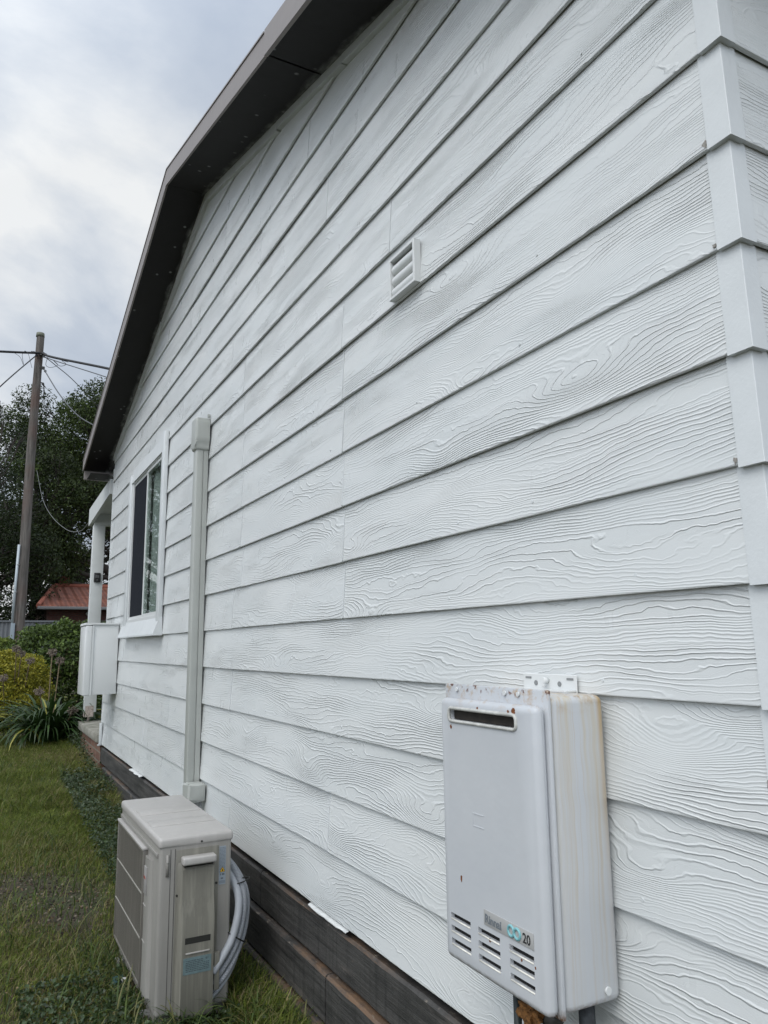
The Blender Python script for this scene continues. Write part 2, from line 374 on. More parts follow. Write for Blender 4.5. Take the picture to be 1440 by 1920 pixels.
def add_board(bm, uvl, y0, y1, zb, zt, row_z, seed, axis=1, base=1.0, flip=False):
    dx = random.uniform(-.0008, .0008); dz = random.uniform(-.0010, .0010); sag = random.uniform(0, 6.28)
    ny = max(2, int((y1-y0)/.16)+1); rings = []
    full = abs(zb-row_z) < 1e-6
    for i in range(ny+1):
        y = y0 + (y1-y0)*i/ny
        wx = dx + .0007*math.sin(y*2.1+sag) + .0004*math.sin(y*5.3+sag*2); wz = dz + .0006*math.sin(y*1.3+sag) + random.uniform(-.0002, .0002)
        if full: prof = [(TH, zb), (.0022, zb), (0.0004, zb+.0008), (0, zb+.0026)]
        else: prof = [(bd_x(zb-row_z)+TH, zb), (bd_x(zb-row_z), zb)]
        prof += [(bd_x(zt-row_z), zt), (bd_x(zt-row_z)+TH*.7, zt)]
        ring = []
        for (px, pz) in prof:
            X = base + px + wx*(1 if base == 1.0 else 1)
            ring.append(bm.verts.new((X, y, pz+wz) if axis == 1 else (y, X, pz+wz)))
        rings.append((ring, [q[1] for q in prof], y))
    for i in range(ny):
        (a, za, ya), (b, zb_, yb) = rings[i], rings[i+1]
        for k in range(len(a)-1):
            f = bm.faces.new((a[k], a[k+1], b[k+1], b[k])); f.smooth = False
            for lp, (yy, zv) in zip(f.loops, ((ya, za[k]), (ya, za[k+1]), (yb, zb_[k+1]), (yb, zb_[k]))):
                lp[uvl].uv = (yy + seed*17.3, zv - row_z + seed*3.71)
    for r in (rings[0][0], rings[-1][0]): bm.faces.new(r)
def long_wall():
    bm = bmesh.new(); uvl = bm.loops.layers.uv.new('UVMap')
    for n in range(0, 20):
        z0 = ZB + P*n; z1 = z0 + P + .012; cuts = [HY0+.016] + sorted(joints.get(n, [])) + [HY1]
        for a, b_ in zip(cuts, cuts[1:]):
            g = .0022 if b_ != HY1 else 0; seed = random.uniform(0, 30); a2, b2 = a+(.0022 if a != cuts[0] else 0), b_-g
            if z1 > WZ0 and z0 < WZ1 and b2 > WY0 and a2 < WY1:
                if a2 < WY0: add_board(bm, uvl, a2, WY0, z0, z1, z0, seed)
                if b2 > WY1: add_board(bm, uvl, WY1, b2, z0, z1, z0, seed)
                if z0 < WZ0: add_board(bm, uvl, WY0, WY1, z0, WZ0, z0, seed)
                if z1 > WZ1: add_board(bm, uvl, WY0, WY1, WZ1, z1, z0, seed)
            else: add_board(bm, uvl, a2, b2, z0, z1, z0, seed)
    for sgn, sl in ((-1, .29), (1, .272)):
        nrm = Vector((0, sl if sgn > 0 else -sl, 1)).normalized()
        bmesh.ops.bisect_plane(bm, geom=bm.verts[:]+bm.edges[:]+bm.faces[:], plane_co=(1, PEAK, 2.586+.004), plane_no=nrm, clear_outer=True)
    fin('wall', bm, M_GRAIN, house)
long_wall()
def return_wall():
    bm = bmesh.new(); uvl = bm.loops.layers.uv.new('UVMap')
    for n in range(0, 15):
        z0 = ZB+P*n
        add_board(bm, uvl, 1.016, 7.0, z0, min(z0+P+.012, 1.70), z0, random.uniform(0, 30), axis=0, base=HY0)
    fin('wall', bm, M_GRAIN, house)
return_wall()
# corner soakers, one folded cover per course
def corners():
    for n in range(0, 15):
        z0, z1 = ZB+P*n - .0035, ZB+P*(n+1)+.004; bm = bmesh.new(); t = .0032; wd = .041
        def ring(z, o):
            s = 1.0 + bd_x(z-ZB-P*n) ; X = s - o; Y = HY0 + bd_x(z-ZB-P*n) - o
            return [(X, Y+wd+o, z), (X, Y+.001, z), (X+.001, Y, z), (X+.033+o, Y, z)]
        L = []
        for z in (z0, z0+.0015, z1): L.append([bm.verts.new(p) for p in ring(z, t)])
        for a, b_ in zip(L, L[1:]):
            for k in range(3): bm.faces.new((a[k], a[k+1], b_[k+1], b_[k]))
        I = [bm.verts.new(p) for p in ring(z0, -.0095)]; J = [bm.verts.new(p) for p in ring(z1, -.004)]
        for k in range(3): bm.faces.new((L[0][k], L[0][k+1], I[k+1], I[k]))
        bm.faces.new((L[0][0], L[1][0], L[2][0], J[0], I[0])); bm.faces.new((L[0][3], L[1][3], L[2][3], J[3], I[3]))
        fin('corner_trim', bm, M_TRIM, house)
corners()
for n, js in joints.items():
    for y in js:
        z0 = ZB+P*n; z1 = min(z0+P+.002, ztop(y)-.01)
        if z1 < z0+.03 or (y > WY0 and y < WY1 and z1 > WZ0 and z0 < WZ1): continue
        bm = bmesh.new(); a = bd_x(0); b_ = bd_x(z1-z0); w_ = random.choice([.0010, .0014, .0020])
        vs = [bm.verts.new((1+o+d, yy, z)) for z, o in ((z0+.004, a), (z1, b_)) for yy in (y-w_, y+w_) for d in (-.0017, .004)]
        for q in ((0,1,3,2),(4,6,7,5),(0,4,5,1),(2,3,7,6),(0,2,6,4),(1,5,7,3)): bm.faces.new([vs[i] for i in q])
        fin('joint_strip', bm, M_TRIM, house)
for n_, dz_, w_, h_ in ((9, .012, .010, .014), (8, .008, .008, .009), (6, .010, .006, .012), (3, .07, .004, .016)):
    bm = bmesh.new(); zc = ZB+P*n_+dz_; yc = HY0+.047; xs_ = 1+bd_x(dz_)
    pts = [(yc+w_*.6*random.uniform(.4, 1.1)*math.cos(a*math.pi/5), zc+h_*.6*random.uniform(.4, 1.1)*math.sin(a*math.pi/5)) for a in range(10)]
    prism(bm, pts, 0, xs_-.0016, xs_+.001); fin('paint_chip', bm, simple('bare_board', (.28, .265, .24), .9, var=.4, vscale=200), house)
# nails, heads under paint
bm = bmesh.new()
for n in range(0, 18):
    y = .95 + random.random()*.3
    while y < 6.9:
        z = ZB+P*n + .028 + random.uniform(-.004, .006)
        if z < ztop(y)-.1 and not (WY0-.1 < y < WY1+.1 and WZ0-.1 < z < WZ1+.1):
            x = 1.0 + bd_x(z-ZB-P*n); disc(bm, (x+.001, y, z), (-1, 0, 0), random.uniform(.0026, .0036), .0023, 8)
        y += random.choice([.30, .45, .45, .6]) + random.uniform(-.03, .03)
fin('nail_head', bm, M_TRIM, house)['kind'] = 'stuff'
# backing, floor, other outer walls (plain envelope behind the cladding)
def envelope():
    bm = bmesh.new(); X = 1.034
    def poly(pts): bm.faces.new([bm.verts.new((X, y, z)) for y, z in pts])
    poly([(.74, ZB), (WY0, ZB), (WY0, WZ0), (WY0, WZ1), (WY0, ztop(WY0)), (PEAK, ztop(PEAK)), (.74, ztop(.74))])
    poly([(WY0, ZB), (WY1, ZB), (WY1, WZ0), (WY0, WZ0)]); poly([(WY0, WZ1), (WY1, WZ1), (WY1, ztop(WY1)), (WY0, ztop(WY0))])
    poly([(WY1, ZB), (HY1-.004, ZB), (HY1-.004, ztop(HY1)), (WY1, ztop(WY1)), (WY1, WZ1), (WY1, WZ0)])
    # room behind the window
    def quad(*p): bm.faces.new([bm.verts.new(q) for q in p])
    for (y0, y1, z0, z1) in ((.74, HY1-.004, ZB, 1.66),):
        quad((X, y0, z0), (7, y0, z0), (7, y1, z0), (X, y1, z0)); quad((X, y0, z1), (7, y0, z1), (7, y1, z1), (X, y1, z1))
        quad((7, y0, z0), (7, y1, z0), (7, y1, z1), (7, y0, z1)); quad((X, y1, z0), (7, y1, z0), (7, y1, z1), (X, y1, z1)); quad((X, y0, z0), (7, y0, z0), (7, y0, z1), (X, y0, z1))
    fin('wall_lining', bm, M_WRAP, house)
    bm = bmesh.new(); box(bm, 1.0, 7, HY1, HY1+.012, ZB+.01, 1.63); fin('wall', bm, M_TRIM, house)
envelope()
# roof slabs, soffit, barge boards
XO = .772
def slope_prism(bm, y0, y1, x0, x1, dz0, dz1, over=0):
    f = lambda y: ztop(y)
    vs = [bm.verts.new((x, y, f(y)+d)) for x in (x0, x1) for y in (y0, y1) for d in (dz0, dz1)]
    for q in ((0,1,3,2),(4,6,7,5),(0,4,5,1),(2,3,7,6),(0,2,6,4),(1,5,7,3)): bm.faces.new([vs[i] for i in q])
EY0, EY1 = .35, 7.44
def roof():
    for (a, b_) in ((EY0, 2.289), (2.301, PEAK), (PEAK, EY1)):
        bm = bmesh.new(); slope_prism(bm, a, b_, XO+.003, 1.03, .004, .012); fin('soffit', bm, M_SOFFIT, house)
        bm = bmesh.new(); n = 10
        # barge with a small return lip underneath and a cap on top
        slope_prism(bm, a, b_, XO-.008-(.004 if a < 1 else 0), XO+.0025, -.004-(.003 if a < 1 else 0), .092); slope_prism(bm, a, b_, XO-.012, XO+.02, .092, .099)
        fin('barge_board', bm, M_BARGE, house)
    for (a, b_) in ((EY0, PEAK), (PEAK, EY1)):
        bm = bmesh.new(); slope_prism(bm, a, b_, XO+.021, 7.3, .03, .088); fin('roof', bm, simple('brown_roof_sheet', (.12, .105, .10), .5), house)
    # far eave end: boxed fascia across the soffit, and the near one
    for y in (EY1-.022, EY0):
        bm = bmesh.new(); z = ztop(EY1 if y > 3 else EY0); box(bm, XO+.004, 7.2, y, y+.02, z-.085, z-.001, .002); fin('fascia', bm, M_BARGE, house)
        bm = bmesh.new(); yy = (y-.27, y-.001) if y > 3 else (y+.021, y+.33)
        box(bm, XO+.03, 7.2, *yy, z-.082, z-.075); fin('soffit', bm, M_SOFFIT, house)
roof()
# rake trim under the soffit: ragged battens and caulk
def rake():
    bm = bmesh.new(); y = HY0+.05
    while y < HY1-.05:
        L = random.uniform(.35, .8); y1 = min(y+L, HY1-.02)
        if y < PEAK < y1: y1 = PEAK
        for (a, b_) in ((y, y1),):
            f = lambda q: ztop(q); h = random.uniform(.028, .042); x = random.uniform(.984, .990)
            vs = [bm.verts.new((xx, yy, f(yy)+d)) for xx in (x, 1.012) for yy in (a, b_) for d in (-h, .004)]
            for q in ((0,1,3,2),(4,6,7,5),(0,4,5,1),(2,3,7,6),(0,2,6,4),(1,5,7,3)): bm.faces.new([vs[i] for i in q])
        y = y1 + (random.uniform(.0, .02))
    fin('rake_trim', bm, M_TRIM, house)
rake()
# window
def window():
    bm = bmesh.new(); fx = .984
    win = bpy.data.objects.new('window', None)
    # aluminium frame as the part, panes and casing beneath it
    a0, a1, z0, z1 = WY0+.003, WY1-.003, WZ0+.003, WZ1-.003; t = .022
    for d in ((fx, 1.03, a0, a0+t, z0, z1), (fx, 1.03, a1-t, a1, z0, z1), (fx, 1.03, a0+t, a1-t, z0, z0+t), (fx, 1.03, a0+t, a1-t, z1-t, z1)): box(bm, *d, .002)
    for d in ((fx+.006, 1.02, 5.418, 5.438, z0+t, z1-t), (fx+.006, 1.02, a0+t, 5.418, z0+t, z0+t+.022), (fx+.006, 1.02, a0+t, 5.418, z1-t-.022, z1-t), (fx+.006, 1.02, a0+t, a0+t+.02, z0+t+.022, z1-t-.022),
              (fx+.012, 1.02, 5.438, a1-t, z0+t, z0+t+.02), (fx+.012, 1.02, 5.438, a1-t, z1-t-.02, z1-t)): box(bm, *d, .0015)
    win = fin('window', bm, M_TRIM2, house)
    m, n, b = new_mat('window_glass'); n.n.remove(b)
    ge = n.add('ShaderNodeNewGeometry'); dp = n.add('ShaderNodeVectorMath', operation='DOT_PRODUCT'); n.set(dp.inputs[0], ge.outputs['Normal']); n.set(dp.inputs[1], ge.outputs['Incoming'])
    sch = n.m('ADD', .04, n.m('MULTIPLY', n.m('POWER', n.m('SUBTRACT', 1., n.m('ABSOLUTE', dp.outputs['Value'])), 5.), .96))
    tr = n.add('ShaderNodeBsdfTransparent'); tr.inputs[0].default_value = (.86, .9, .88, 1); gl = n.add('ShaderNodeBsdfGlossy'); gl.inputs['Roughness'].default_value = .004
    mx = n.add('ShaderNodeMixShader'); n.l.new(n.m('MULTIPLY', sch, .95, clamp=True), mx.inputs[0]); n.l.new(tr.outputs[0], mx.inputs[1]); n.l.new(gl.outputs[0], mx.inputs[2]); n.l.new(mx.outputs[0], n.n['Material Output'].inputs[0])
    bx('pane', (.994, .998, a0+t+.02, 5.418, z0+t+.022, z1-t-.022), m, win)
    bx('insect_screen', (.997, 1.000, 5.438, a1-t, z0+t+.02, z1-t-.02), simple('black_insect_mesh', (.016, .018, .024), .9, bump=.0008, bscale=500, spec=.1), win)
    cur = bmesh.new(); ny = 60
    ring = [[cur.verts.new((1.035+.008*math.sin(i*1.3)+.006*math.sin(i*.47), WY0+.01+(WY1-WY0-.02)*i/ny, z)) for z in (WZ0+.0, WZ1+.03)] for i in range(ny+1)]
    for i in range(ny): cur.faces.new((ring[i][0], ring[i][1], ring[i+1][1], ring[i+1][0]))
    fin('curtain', cur, simple('pale_curtain', (.56, .60, .585), .9), win, smooth=60)
    # casing
    bm = bmesh.new(); box(bm, .9735, .9995, 4.800, 4.880, .13, 1.385, .003, 2); fin('casing', bm, M_TRIM, win, smooth=35)
    bm = bmesh.new(); box(bm, .974, .9995, 5.978, 6.09, .10, 1.33, .003, 2); fin('casing', bm, M_TRIM, win, smooth=35)
    bm = bmesh.new(); prism(bm, [(.975, 1.258), (.983, 1.258), (.9995, 1.27), (.9995, 1.365), (.985, 1.365)], 1, 4.882, 5.977); fin('head_casing', bm, M_TRIM, win)
    bm = bmesh.new(); prism(bm, [(.982, .188), (.943, .088), (.943, .078), (.9995, .078), (.9995, .188)], 1, 4.796, 6.12); fin('sill', bm, M_TRIM, win)
window()
# timber plinth: sleepers with worn top edges
def sleeper(y0, y1, x, z0, z1, skew=0):
    bm = bmesh.new(); n = max(3, int((y1-y0)/.05)); R = []
    ph = random.uniform(0, 9)
    for i in range(n+1):
        y = y0+(y1-y0)*i/n; j = .0022*mnoise.noise(Vector((y*9, ph, 0))); k = .0035*mnoise.noise(Vector((y*23, ph, 5)))
        ch = .006+abs(k); xx = x + j + skew*(y-y0)
        R.append([bm.verts.new(p) for p in ((xx+.05, y, z0), (xx+.003, y, z0), (xx, y, z0+.004), (xx, y, z1-ch*1.2), (xx+ch, y, z1+k*.5), (xx+.05, y, z1+k*.4))])
    for a, b_ in zip(R, R[1:]):
        for q in range(5): f = bm.faces.new((a[q], a[q+1], b_[q+1], b_[q])); f.material_index = 1 if q >= 3 else 0
        bm.faces.new((a[5], a[0], b_[0], b_[5]))
    bm.faces.new(R[0]); bm.faces.new(R[-1]); fin('plinth_board', bm, [M_SLEEP, M_WORN], house)
for (z0, z1, x, cuts) in ((-.957, -.830, 1.003, [.7, 2.9, 5.2, 7.12]), (-1.102, -.967, .988, [.7, 2.262, 4.75, 6.9]), (-1.262, -1.112, .974, [.7, 3.4, 5.9])):
    for a, b_ in zip(cuts, cuts[1:]): sleeper(a+.003, b_-.003, x, z0, z1)
bx('plinth_backing', (1.06, 1.10, .74, 7.12, -1.35, ZB+.02), M_BLACK, house)
# torn strips of white flashing poking out over the plinth
def scrap(y0, y1, w_):
    bm = bmesh.new(); n = 9; A = []
    for i in range(n+1):
        y = y0+(y1-y0)*i/n; e = w_*(.55+.45*random.random()); A.append([bm.verts.new(p) for p in ((1.01, y, ZB-.004), (1.002-e, y, ZB-.008-random.random()*.004), (1.002-e, y, ZB-.010-random.random()*.004))])
    for a, b_ in zip(A, A[1:]):
        bm.faces.new((a[0], a[1], b_[1], b_[0])); bm.faces.new((a[1], a[2], b_[2], b_[1]))
    fin('flashing_strip', bm, M_TRIM2, house)
scrap(2.13, 2.42, .012); scrap(5.22, 5.6, .03)
bx('corner_trim', (.984, 1.0, 7.06, 7.13, ZB-.006, ZB+P*.98), M_TRIM, house, .002)
bx('corner_trim', (.975, 1.03, 7.105, 7.15, ZB-.015, ZB-.006), M_TRIM2, house)

# ------------------------------------------------------------------ louvred wall vent
def vent():
    y0, y1, z0, z1 = 1.645, 1.79, .975, 1.102; t = empty('wall_vent', (1, 1.71, 1.03), 'small square white louvred vent on the weatherboards', 'vent'); X = .981
    bm = bmesh.new(); w_ = .009
    for d in ((X, .9995+.004, y0, y0+w_, z0, z1), (X, 1.0035, y1-w_, y1, z0, z1), (X, 1.0035, y0+w_, y1-w_, z0, z0+w_), (X, 1.0035, y0+w_, y1-w_, z1-w_, z1)): box(bm, *d, .001)
    fin('frame', bm, M_TRIM2, t); bx('backing', (1.001, 1.003, y0+w_, y1-w_, z0+w_, z1-w_), M_BLACK, t)
    zi, zh = z0+w_, (z1-z0-2*w_-.006)/3
    for k in range(3):
        bm = bmesh.new(); za = zi+k*zh; pts = [(.999, za)] + [(.9965-.012*math.sin(math.pi*(.15+.8*j/8)), za+.001+(zh-.002)*j/8) for j in range(9)] + [(.999, za+zh-.001)]
        prism(bm, pts, 1, y0+w_+.002, y1-w_-.002); fin('louvre', bm, M_TRIM2, t, smooth=50)
vent()

# ------------------------------------------------------------------ pipe cover (duct)
M_DUCT = simple('cream_pvc', (.40, .415, .39), .4, var=.04, vscale=9, bump=.0002, bscale=60)
def duct():
    t = empty('pipe_cover', (.97, 3.845, -.69), 'tall cream plastic pipe cover running up the weatherboards behind the air conditioner', 'pipe cover')
    y0, y1 = 3.81, 3.876
    bm = bmesh.new(); box(bm, .974, .9985, y0+.0015, y1-.0015, -.69, 1.04, .001); fin('base_channel', bm, M_DUCT, t)
    bm = bmesh.new(); box(bm, .936, .9735, y0, y1, -.69, 1.04, .006, 3); fin('cover', bm, M_DUCT, t, smooth=35)
    bm = bmesh.new()
    prism(bm, [(3.79, 1.066), (3.80, 1.043), (3.80, 1.012), (3.883, 1.012), (3.883, 1.043), (3.893, 1.066), (3.893, 1.172), (3.883, 1.187), (3.80, 1.187), (3.79, 1.172)], 0, .924, .998)
    bmesh.ops.bevel(bm, geom=[e for e in bm.edges if min(v.co.x for v in e.verts) < .93], offset=.014, segments=4, affect='EDGES', profile=.5)
    fin('end_cap', bm, M_DUCT, t, smooth=40)
    bm = bmesh.new(); box(bm, .985, .999, 3.79, 3.80, 1.187, 1.205, .001); disc(bm, (.992, 3.789, 1.197), (0, -1, 0), .003, .002); fin('lug', bm, M_DUCT, t)
    # broken elbow box at the foot with the pipes coming out
    bm = bmesh.new(); box(bm, .922, .999, 3.70, 3.803, -.712, -.635, .005, 2)
    for v in bm.verts:
        if v.co.x < .945: v.co += Vector((random.uniform(-.007, .007), random.uniform(-.006, .006), random.uniform(-.008, .008)))
    fin('foot_box', bm, M_DUCT, t, smooth=35)
    for k, (x, r) in enumerate(((.945, .012), (.966, .009), (.984, .008))):
        bm = bmesh.new(); tube(bm, cat([(x, 3.735, -.69), (x, 3.72, -.76), (x-.03, 3.55, -.86), (x-.09, 3.40, -.95)]), r, 10); fin('pipe', bm, simple('grey_pipe', (.30, .31, .31), .45), t)
duct()

# ------------------------------------------------------------------ meter box on the wall
def meter_box():
    t = empty('meter_box', (1, 6.55, -.36), 'white electricity meter box hung on the far end of the weatherboards', 'meter box')
    bm = bmesh.new(); box(bm, .800, .998, 6.425, 6.74, -.352, .190, .003, 2); fin('body', bm, M_TRIM2, t, smooth=35)
    bm = bmesh.new(); box(bm, .748, .799, 6.412, 6.752, -.358, .182, .008, 3); fin('door', bm, M_TRIM2, t, smooth=35)
    bm = bmesh.new(); prism(bm, [(.742, .186), (.748, .205), (.998, .203), (.998, .1905), (.8, .1905), (.79, .186)], 1, 6.412, 6.752); fin('lid', bm, M_TRIM2, t)
    for x, z in ((.825, .15), (.825, .11), (.825, -.25), (.825, -.29), (.765, .14)):
        bm = bmesh.new(); disc(bm, (x, 6.4115 if x < .8 else 6.4245, z), (0, -1, 0), .005, .003, 8); fin('rivet', bm, M_TRIM2, t)
    bx('edge_strip', (.799, .812, 6.417, 6.4245, -.352, .186), M_TRIM2, t)
meter_box()

# ------------------------------------------------------------------ porch beyond the far corner
def porch():
    t = empty('porch', (1.05, 8.45, -.725), 'white timber porch post and beam at the far corner of the weatherboard house', 'porch')
    M = simple('porch_white_paint', (.60, .62, .61), .45, bump=.0004, bscale=70, var=.06)
    bx('post', (1.008, 1.125, 8.44, 8.53, -.635, 1.30), M, t, .003)
    bm = bmesh.new(); prism(bm, [(7.20, 1.405), (8.66, 1.315), (8.66, 1.50), (7.20, 1.545)], 0, .98, 1.012)
    fin('barge', bm, M, t); bx('beam', (1.015, 4.5, 8.44, 8.53, 1.30, 1.42), M, t); bx('ceiling', (1.015, 4.5, 7.16, 8.6, 1.425, 1.44), M, t)
    R = simple('rusty_bracket', (.42, .36, .32), .7, var=.4, vscale=60)
    bm = bmesh.new(); box(bm, 1.012, 1.0145, 8.45, 8.52, -.68, -.56); box(bm, 1.02, 1.10, 8.4365, 8.4395, -.68, -.57); disc(bm, (1.06, 8.48, -.725), (0, 0, 1), .012, .09, 10); box(bm, 1.02, 1.10, 8.44, 8.53, -.645, -.636)
    for z in (-.60, -.65): disc(bm, (1.05, 8.4365, z), (0, -1, 0), .008, .006)
    fin('stirrup', bm, R, t)
    b = empty('brick_step', (1, 7.8, -1.0), 'red brick porch base with a mossy concrete coping at the far house corner', 'step')
    bx('coping', (.965, 4.4, 7.155, 8.56, -.80, -.727), M_CONC, b, .012)
    bx('brick_wall', (1.0, 4.35, 7.13, 8.52, -1.30, -.802), M_BRICK, b)
    k = empty('key_safe', (1.06, 8.44, .75), 'small black key safe screwed to the white porch post', 'key safe')
    bx('case', (1.035, 1.10, 8.418, 8.4385, .69, .79), simple('black_plastic', (.02, .02, .02), .4), k, .006)
    bm = bmesh.new(); box(bm, 1.05, 1.085, 8.412, 8.4175, .735, .765, .002); disc(bm, (1.067, 8.4175, .715), (0, -1, 0), .008, .006); fin('dial', bm, simple('grey_metal', (.2, .2, .2), .35, 1), k)
porch()

# ------------------------------------------------------------------ instantaneous gas heater
def heater_mat():
    m, n, b = new_mat('aged_white_enamel'); co = n.obj(); x, y, z = n.xyz(co)
    c = n.mix(n.rng(n.noise(co, 3, 4), .3, .7), (.50, .52, .545), (.57, .585, .60))
    # rust-water runs on the near side, starting at the top rim
    wz = n.m('MULTIPLY', n.noise(n.scale(co, 3, 3, 9), 1, 2), .02); cbv = n.add('ShaderNodeCombineXYZ'); n.set(cbv.inputs[0], n.m('ADD', x, wz)); n.set(cbv.inputs[1], y); n.set(cbv.inputs[2], z); cw = cbv.outputs[0]
    st = n.noise(n.scale(cw, 60, 20, 1.1), 1, 4, .65)
    side = n.m('MULTIPLY', n.rng(x, .872, .882), n.rng(z, -.62, -.10, .12, .75))
    run = n.m('MULTIPLY', n.rng(st, .42, .74), side)
    c = n.mix(run, c, (.53, .43, .24))
    c = n.mix(n.m('MULTIPLY', n.rng(n.noise(n.scale(cw, 110, 30, 1.6, 3), 1, 3, .6), .54, .70), n.m('MULTIPLY', side, .85)), c, (.48, .33, .14))
    # rear edge stain
    rear = n.m('MULTIPLY', n.m('MULTIPLY', n.rng(x, .974, .984), n.rng(x, .998, .990)), n.m('MULTIPLY', n.rng(z, -.58, -.09, .05, .8), n.rng(n.noise(n.scale(co, 20, 20, 6), 1, 4, .6), .3, .6, .4, 1.)))
    c = n.mix(rear, c, (.47, .33, .15))
    # rust bleeding from the top seam
    topm = n.m('MULTIPLY', n.rng(z, -.125, -.092), n.rng(n.noise(co, 38, 4, .7), .50, .70))
    c = n.mix(n.m('MULTIPLY', topm, .8), c, (.38, .22, .07))
    rs = n.m('MULTIPLY', n.rng(z, -.098, -.088), n.rng(n.noise(co, 60, 4, .6), .58, .64)); c = n.mix(rs, c, (.11, .035, .012))
    bot = n.m('MULTIPLY', n.rng(z, -.578, -.594), n.rng(n.noise(co, 45, 4, .7), .40, .58)); c = n.mix(bot, c, (.12, .06, .03))
    n.set(b.inputs['Base Color'], c); b.inputs['Roughness'].default_value = .32
    n.set(b.inputs['Normal'], n.bump(n.noise(co, 14, 3), .0012)); return m
M_HEAT = heater_mat()
M_RUST = simple('rust', (.16, .055, .018), .9, var=.5, vscale=120, bump=.001, bscale=200)
def cut(o, boxes):
    bm = bmesh.new()
    for d in boxes: box(bm, *d[:6], d[6] if len(d) > 6 else 0, 4)
    c = fin('tmp', bm, []); md = o.modifiers.new('b', 'BOOLEAN'); md.operation = 'DIFFERENCE'; md.object = c; md.solver = 'EXACT'
    dg = bpy.context.evaluated_depsgraph_get(); me = bpy.data.meshes.new_from_object(o.evaluated_get(dg)); o.modifiers.clear(); o.data = me
    bpy.data.objects.remove(c, do_unlink=True)
    me.polygons.foreach_set('use_smooth', [True]*len(me.polygons)); me.set_sharp_from_angle(angle=rad(35))
def heater():
    t = empty('gas_water_heater', (.99, 1.2, -.6), 'boxy white gas water heater with rust stains hanging on the weatherboards', 'water heater')
    bm = bmesh.new(); box(bm, .876, .9975, 1.043, 1.358, -.592, -.092, .014, 4); body = fin('body', bm, M_HEAT, t, smooth=35)
    # upstand flange between body and cover
    bm = bmesh.new(); box(bm, .8675, .8755, 1.042, 1.366, -.597, -.080, .003, 2); fin('flange', bm, M_HEAT, t, smooth=35)
    bm = bmesh.new(); box(bm, .842, .867, 1.045, 1.350, -.592, -.106, .013, 5); cov = fin('front_cover', bm, M_HEAT, t, smooth=35)
    slots = []
    for yc in (1.293, 1.203, 1.110):
        for k in range(3):
            zc = -.512-.0225*k; slots.append((.83, .860, yc-.033, yc+.033, zc-.0052, zc+.0052))
    cut(cov, slots + [(.83, .8655, 1.100, 1.312, -.1475, -.1265, .006)])
    bx('vent_shade_plate', (.8500, .8505, 1.065, 1.34, -.575, -.495), M_BLACK, cov)  # black plate close behind the slots, painted in for their shaded depth
    # rolled lower lips of the slots
    bm = bmesh.new()
    for s in slots: tube(bm, [(.8425, s[2]+.001, s[4]-.0008), (.8425, s[3]-.001, s[4]-.0008)], .0016, 6)
    fin('slot_lips', bm, simple('lip_white', (.75, .73, .66), .3, var=.15, vscale=90), cov)
    # exhaust surround: rounded ring
    bm = bmesh.new(); ring = []; y0, y1, z0, z1, r = 1.098, 1.314, -.1495, -.1245, .009
    for cx, cz, a0 in ((y1-r, z1-r, 0), (y0+r, z1-r, 90), (y0+r, z0+r, 180), (y1-r, z0+r, 270)):
        for k in range(6): a = rad(a0+k*18); ring.append((.8415, cx+r*math.cos(a), cz+r*math.sin(a)))
    tube(bm, ring+ring[:2], .0034, 8, False); fin('exhaust_surround', bm, simple('dull_lip', (.50, .50, .47), .35, var=.25, vscale=45), cov)
    bx('exhaust_shade_plate', (.8520, .8528, 1.102, 1.310, -.1460, -.1280), simple('exhaust_shade_dark', (.022, .017, .012), .8, var=.4, vscale=50), cov)  # dark plate painted in for the shade inside the exhaust slot
    # embossed square, badge
    bm = bmesh.new()
    for d in ((1.207, 1.241, -.3122, -.3108), (1.207, 1.241, -.3342, -.3328), (1.2396, 1.241, -.3328, -.3122)): box(bm, .8412, .8422, d[0], d[1], d[2], d[3])
    fin('embossed_square', bm, M_HEAT, cov)
    bd = bx('badge', (.8408, .8419, 1.075, 1.215, -.497, -.471), simple('silver_badge', (.40, .40, .39), .45), cov, .0005)
    text('badge_lettering', 'Rinnai', .020, (.8406, 1.2115, -.4915), '-X', simple('faded_letter', (.16, .18, .20), .5), bd, 1.0, off=.0006)
    bm = bmesh.new()
    for yc in (1.1345, 1.1175):
        tube(bm, [(.8404, yc+.0082*math.cos(a*math.pi/8), -.484+.0082*math.sin(a*math.pi/8)) for a in range(17)], .0026, 6, False)
    fin('badge_emblem', bm, simple('aqua_enamel', (.20, .44, .47), .4), bd)
    text('badge_number', '20', .022, (.8406, 1.1035, -.4920), '-X', simple('black_letter', (.03, .03, .03), .5), bd, .95, off=.0004)
    # mounting bracket
    bm = bmesh.new(); box(bm, .9935, .9965, 1.108, 1.266, -.125, -.060, .0012, 1); br = fin('bracket', bm, M_TRIM2, t)
    bx('bracket_lip', (.97, .9934, 1.11, 1.264, -.0915, -.0885), M_TRIM2, br)
    HG = simple('hole_grey', (.22, .23, .23), .8)
    for y, z, r in ((1.155, -.078, .005), (1.225, -.078, .005)): bm = bmesh.new(); disc(bm, (.9933, y, z), (-1, 0, 0), r, .0012, 12); fin('bolt_hole', bm, HG, br)
    for y in (1.125, 1.248): bx('slotted_hole', (.9925, .9934, y-.009, y+.009, -.070, -.066), HG, br)
    bm = bmesh.new(); disc(bm, (.9933, 1.190, -.072), (-1, 0, 0), .006, .012, 8); tube(bm, [(.985, 1.190, -.075), (.984, 1.191, -.085)], .003, 6); fin('screw', bm, M_TRIM2, br)
    bm = bmesh.new(); disc(bm, (.965, 1.0435, -.570), (0, -1, 0), .0065, .004, 10); fin('screw', bm, M_TRIM2, t)
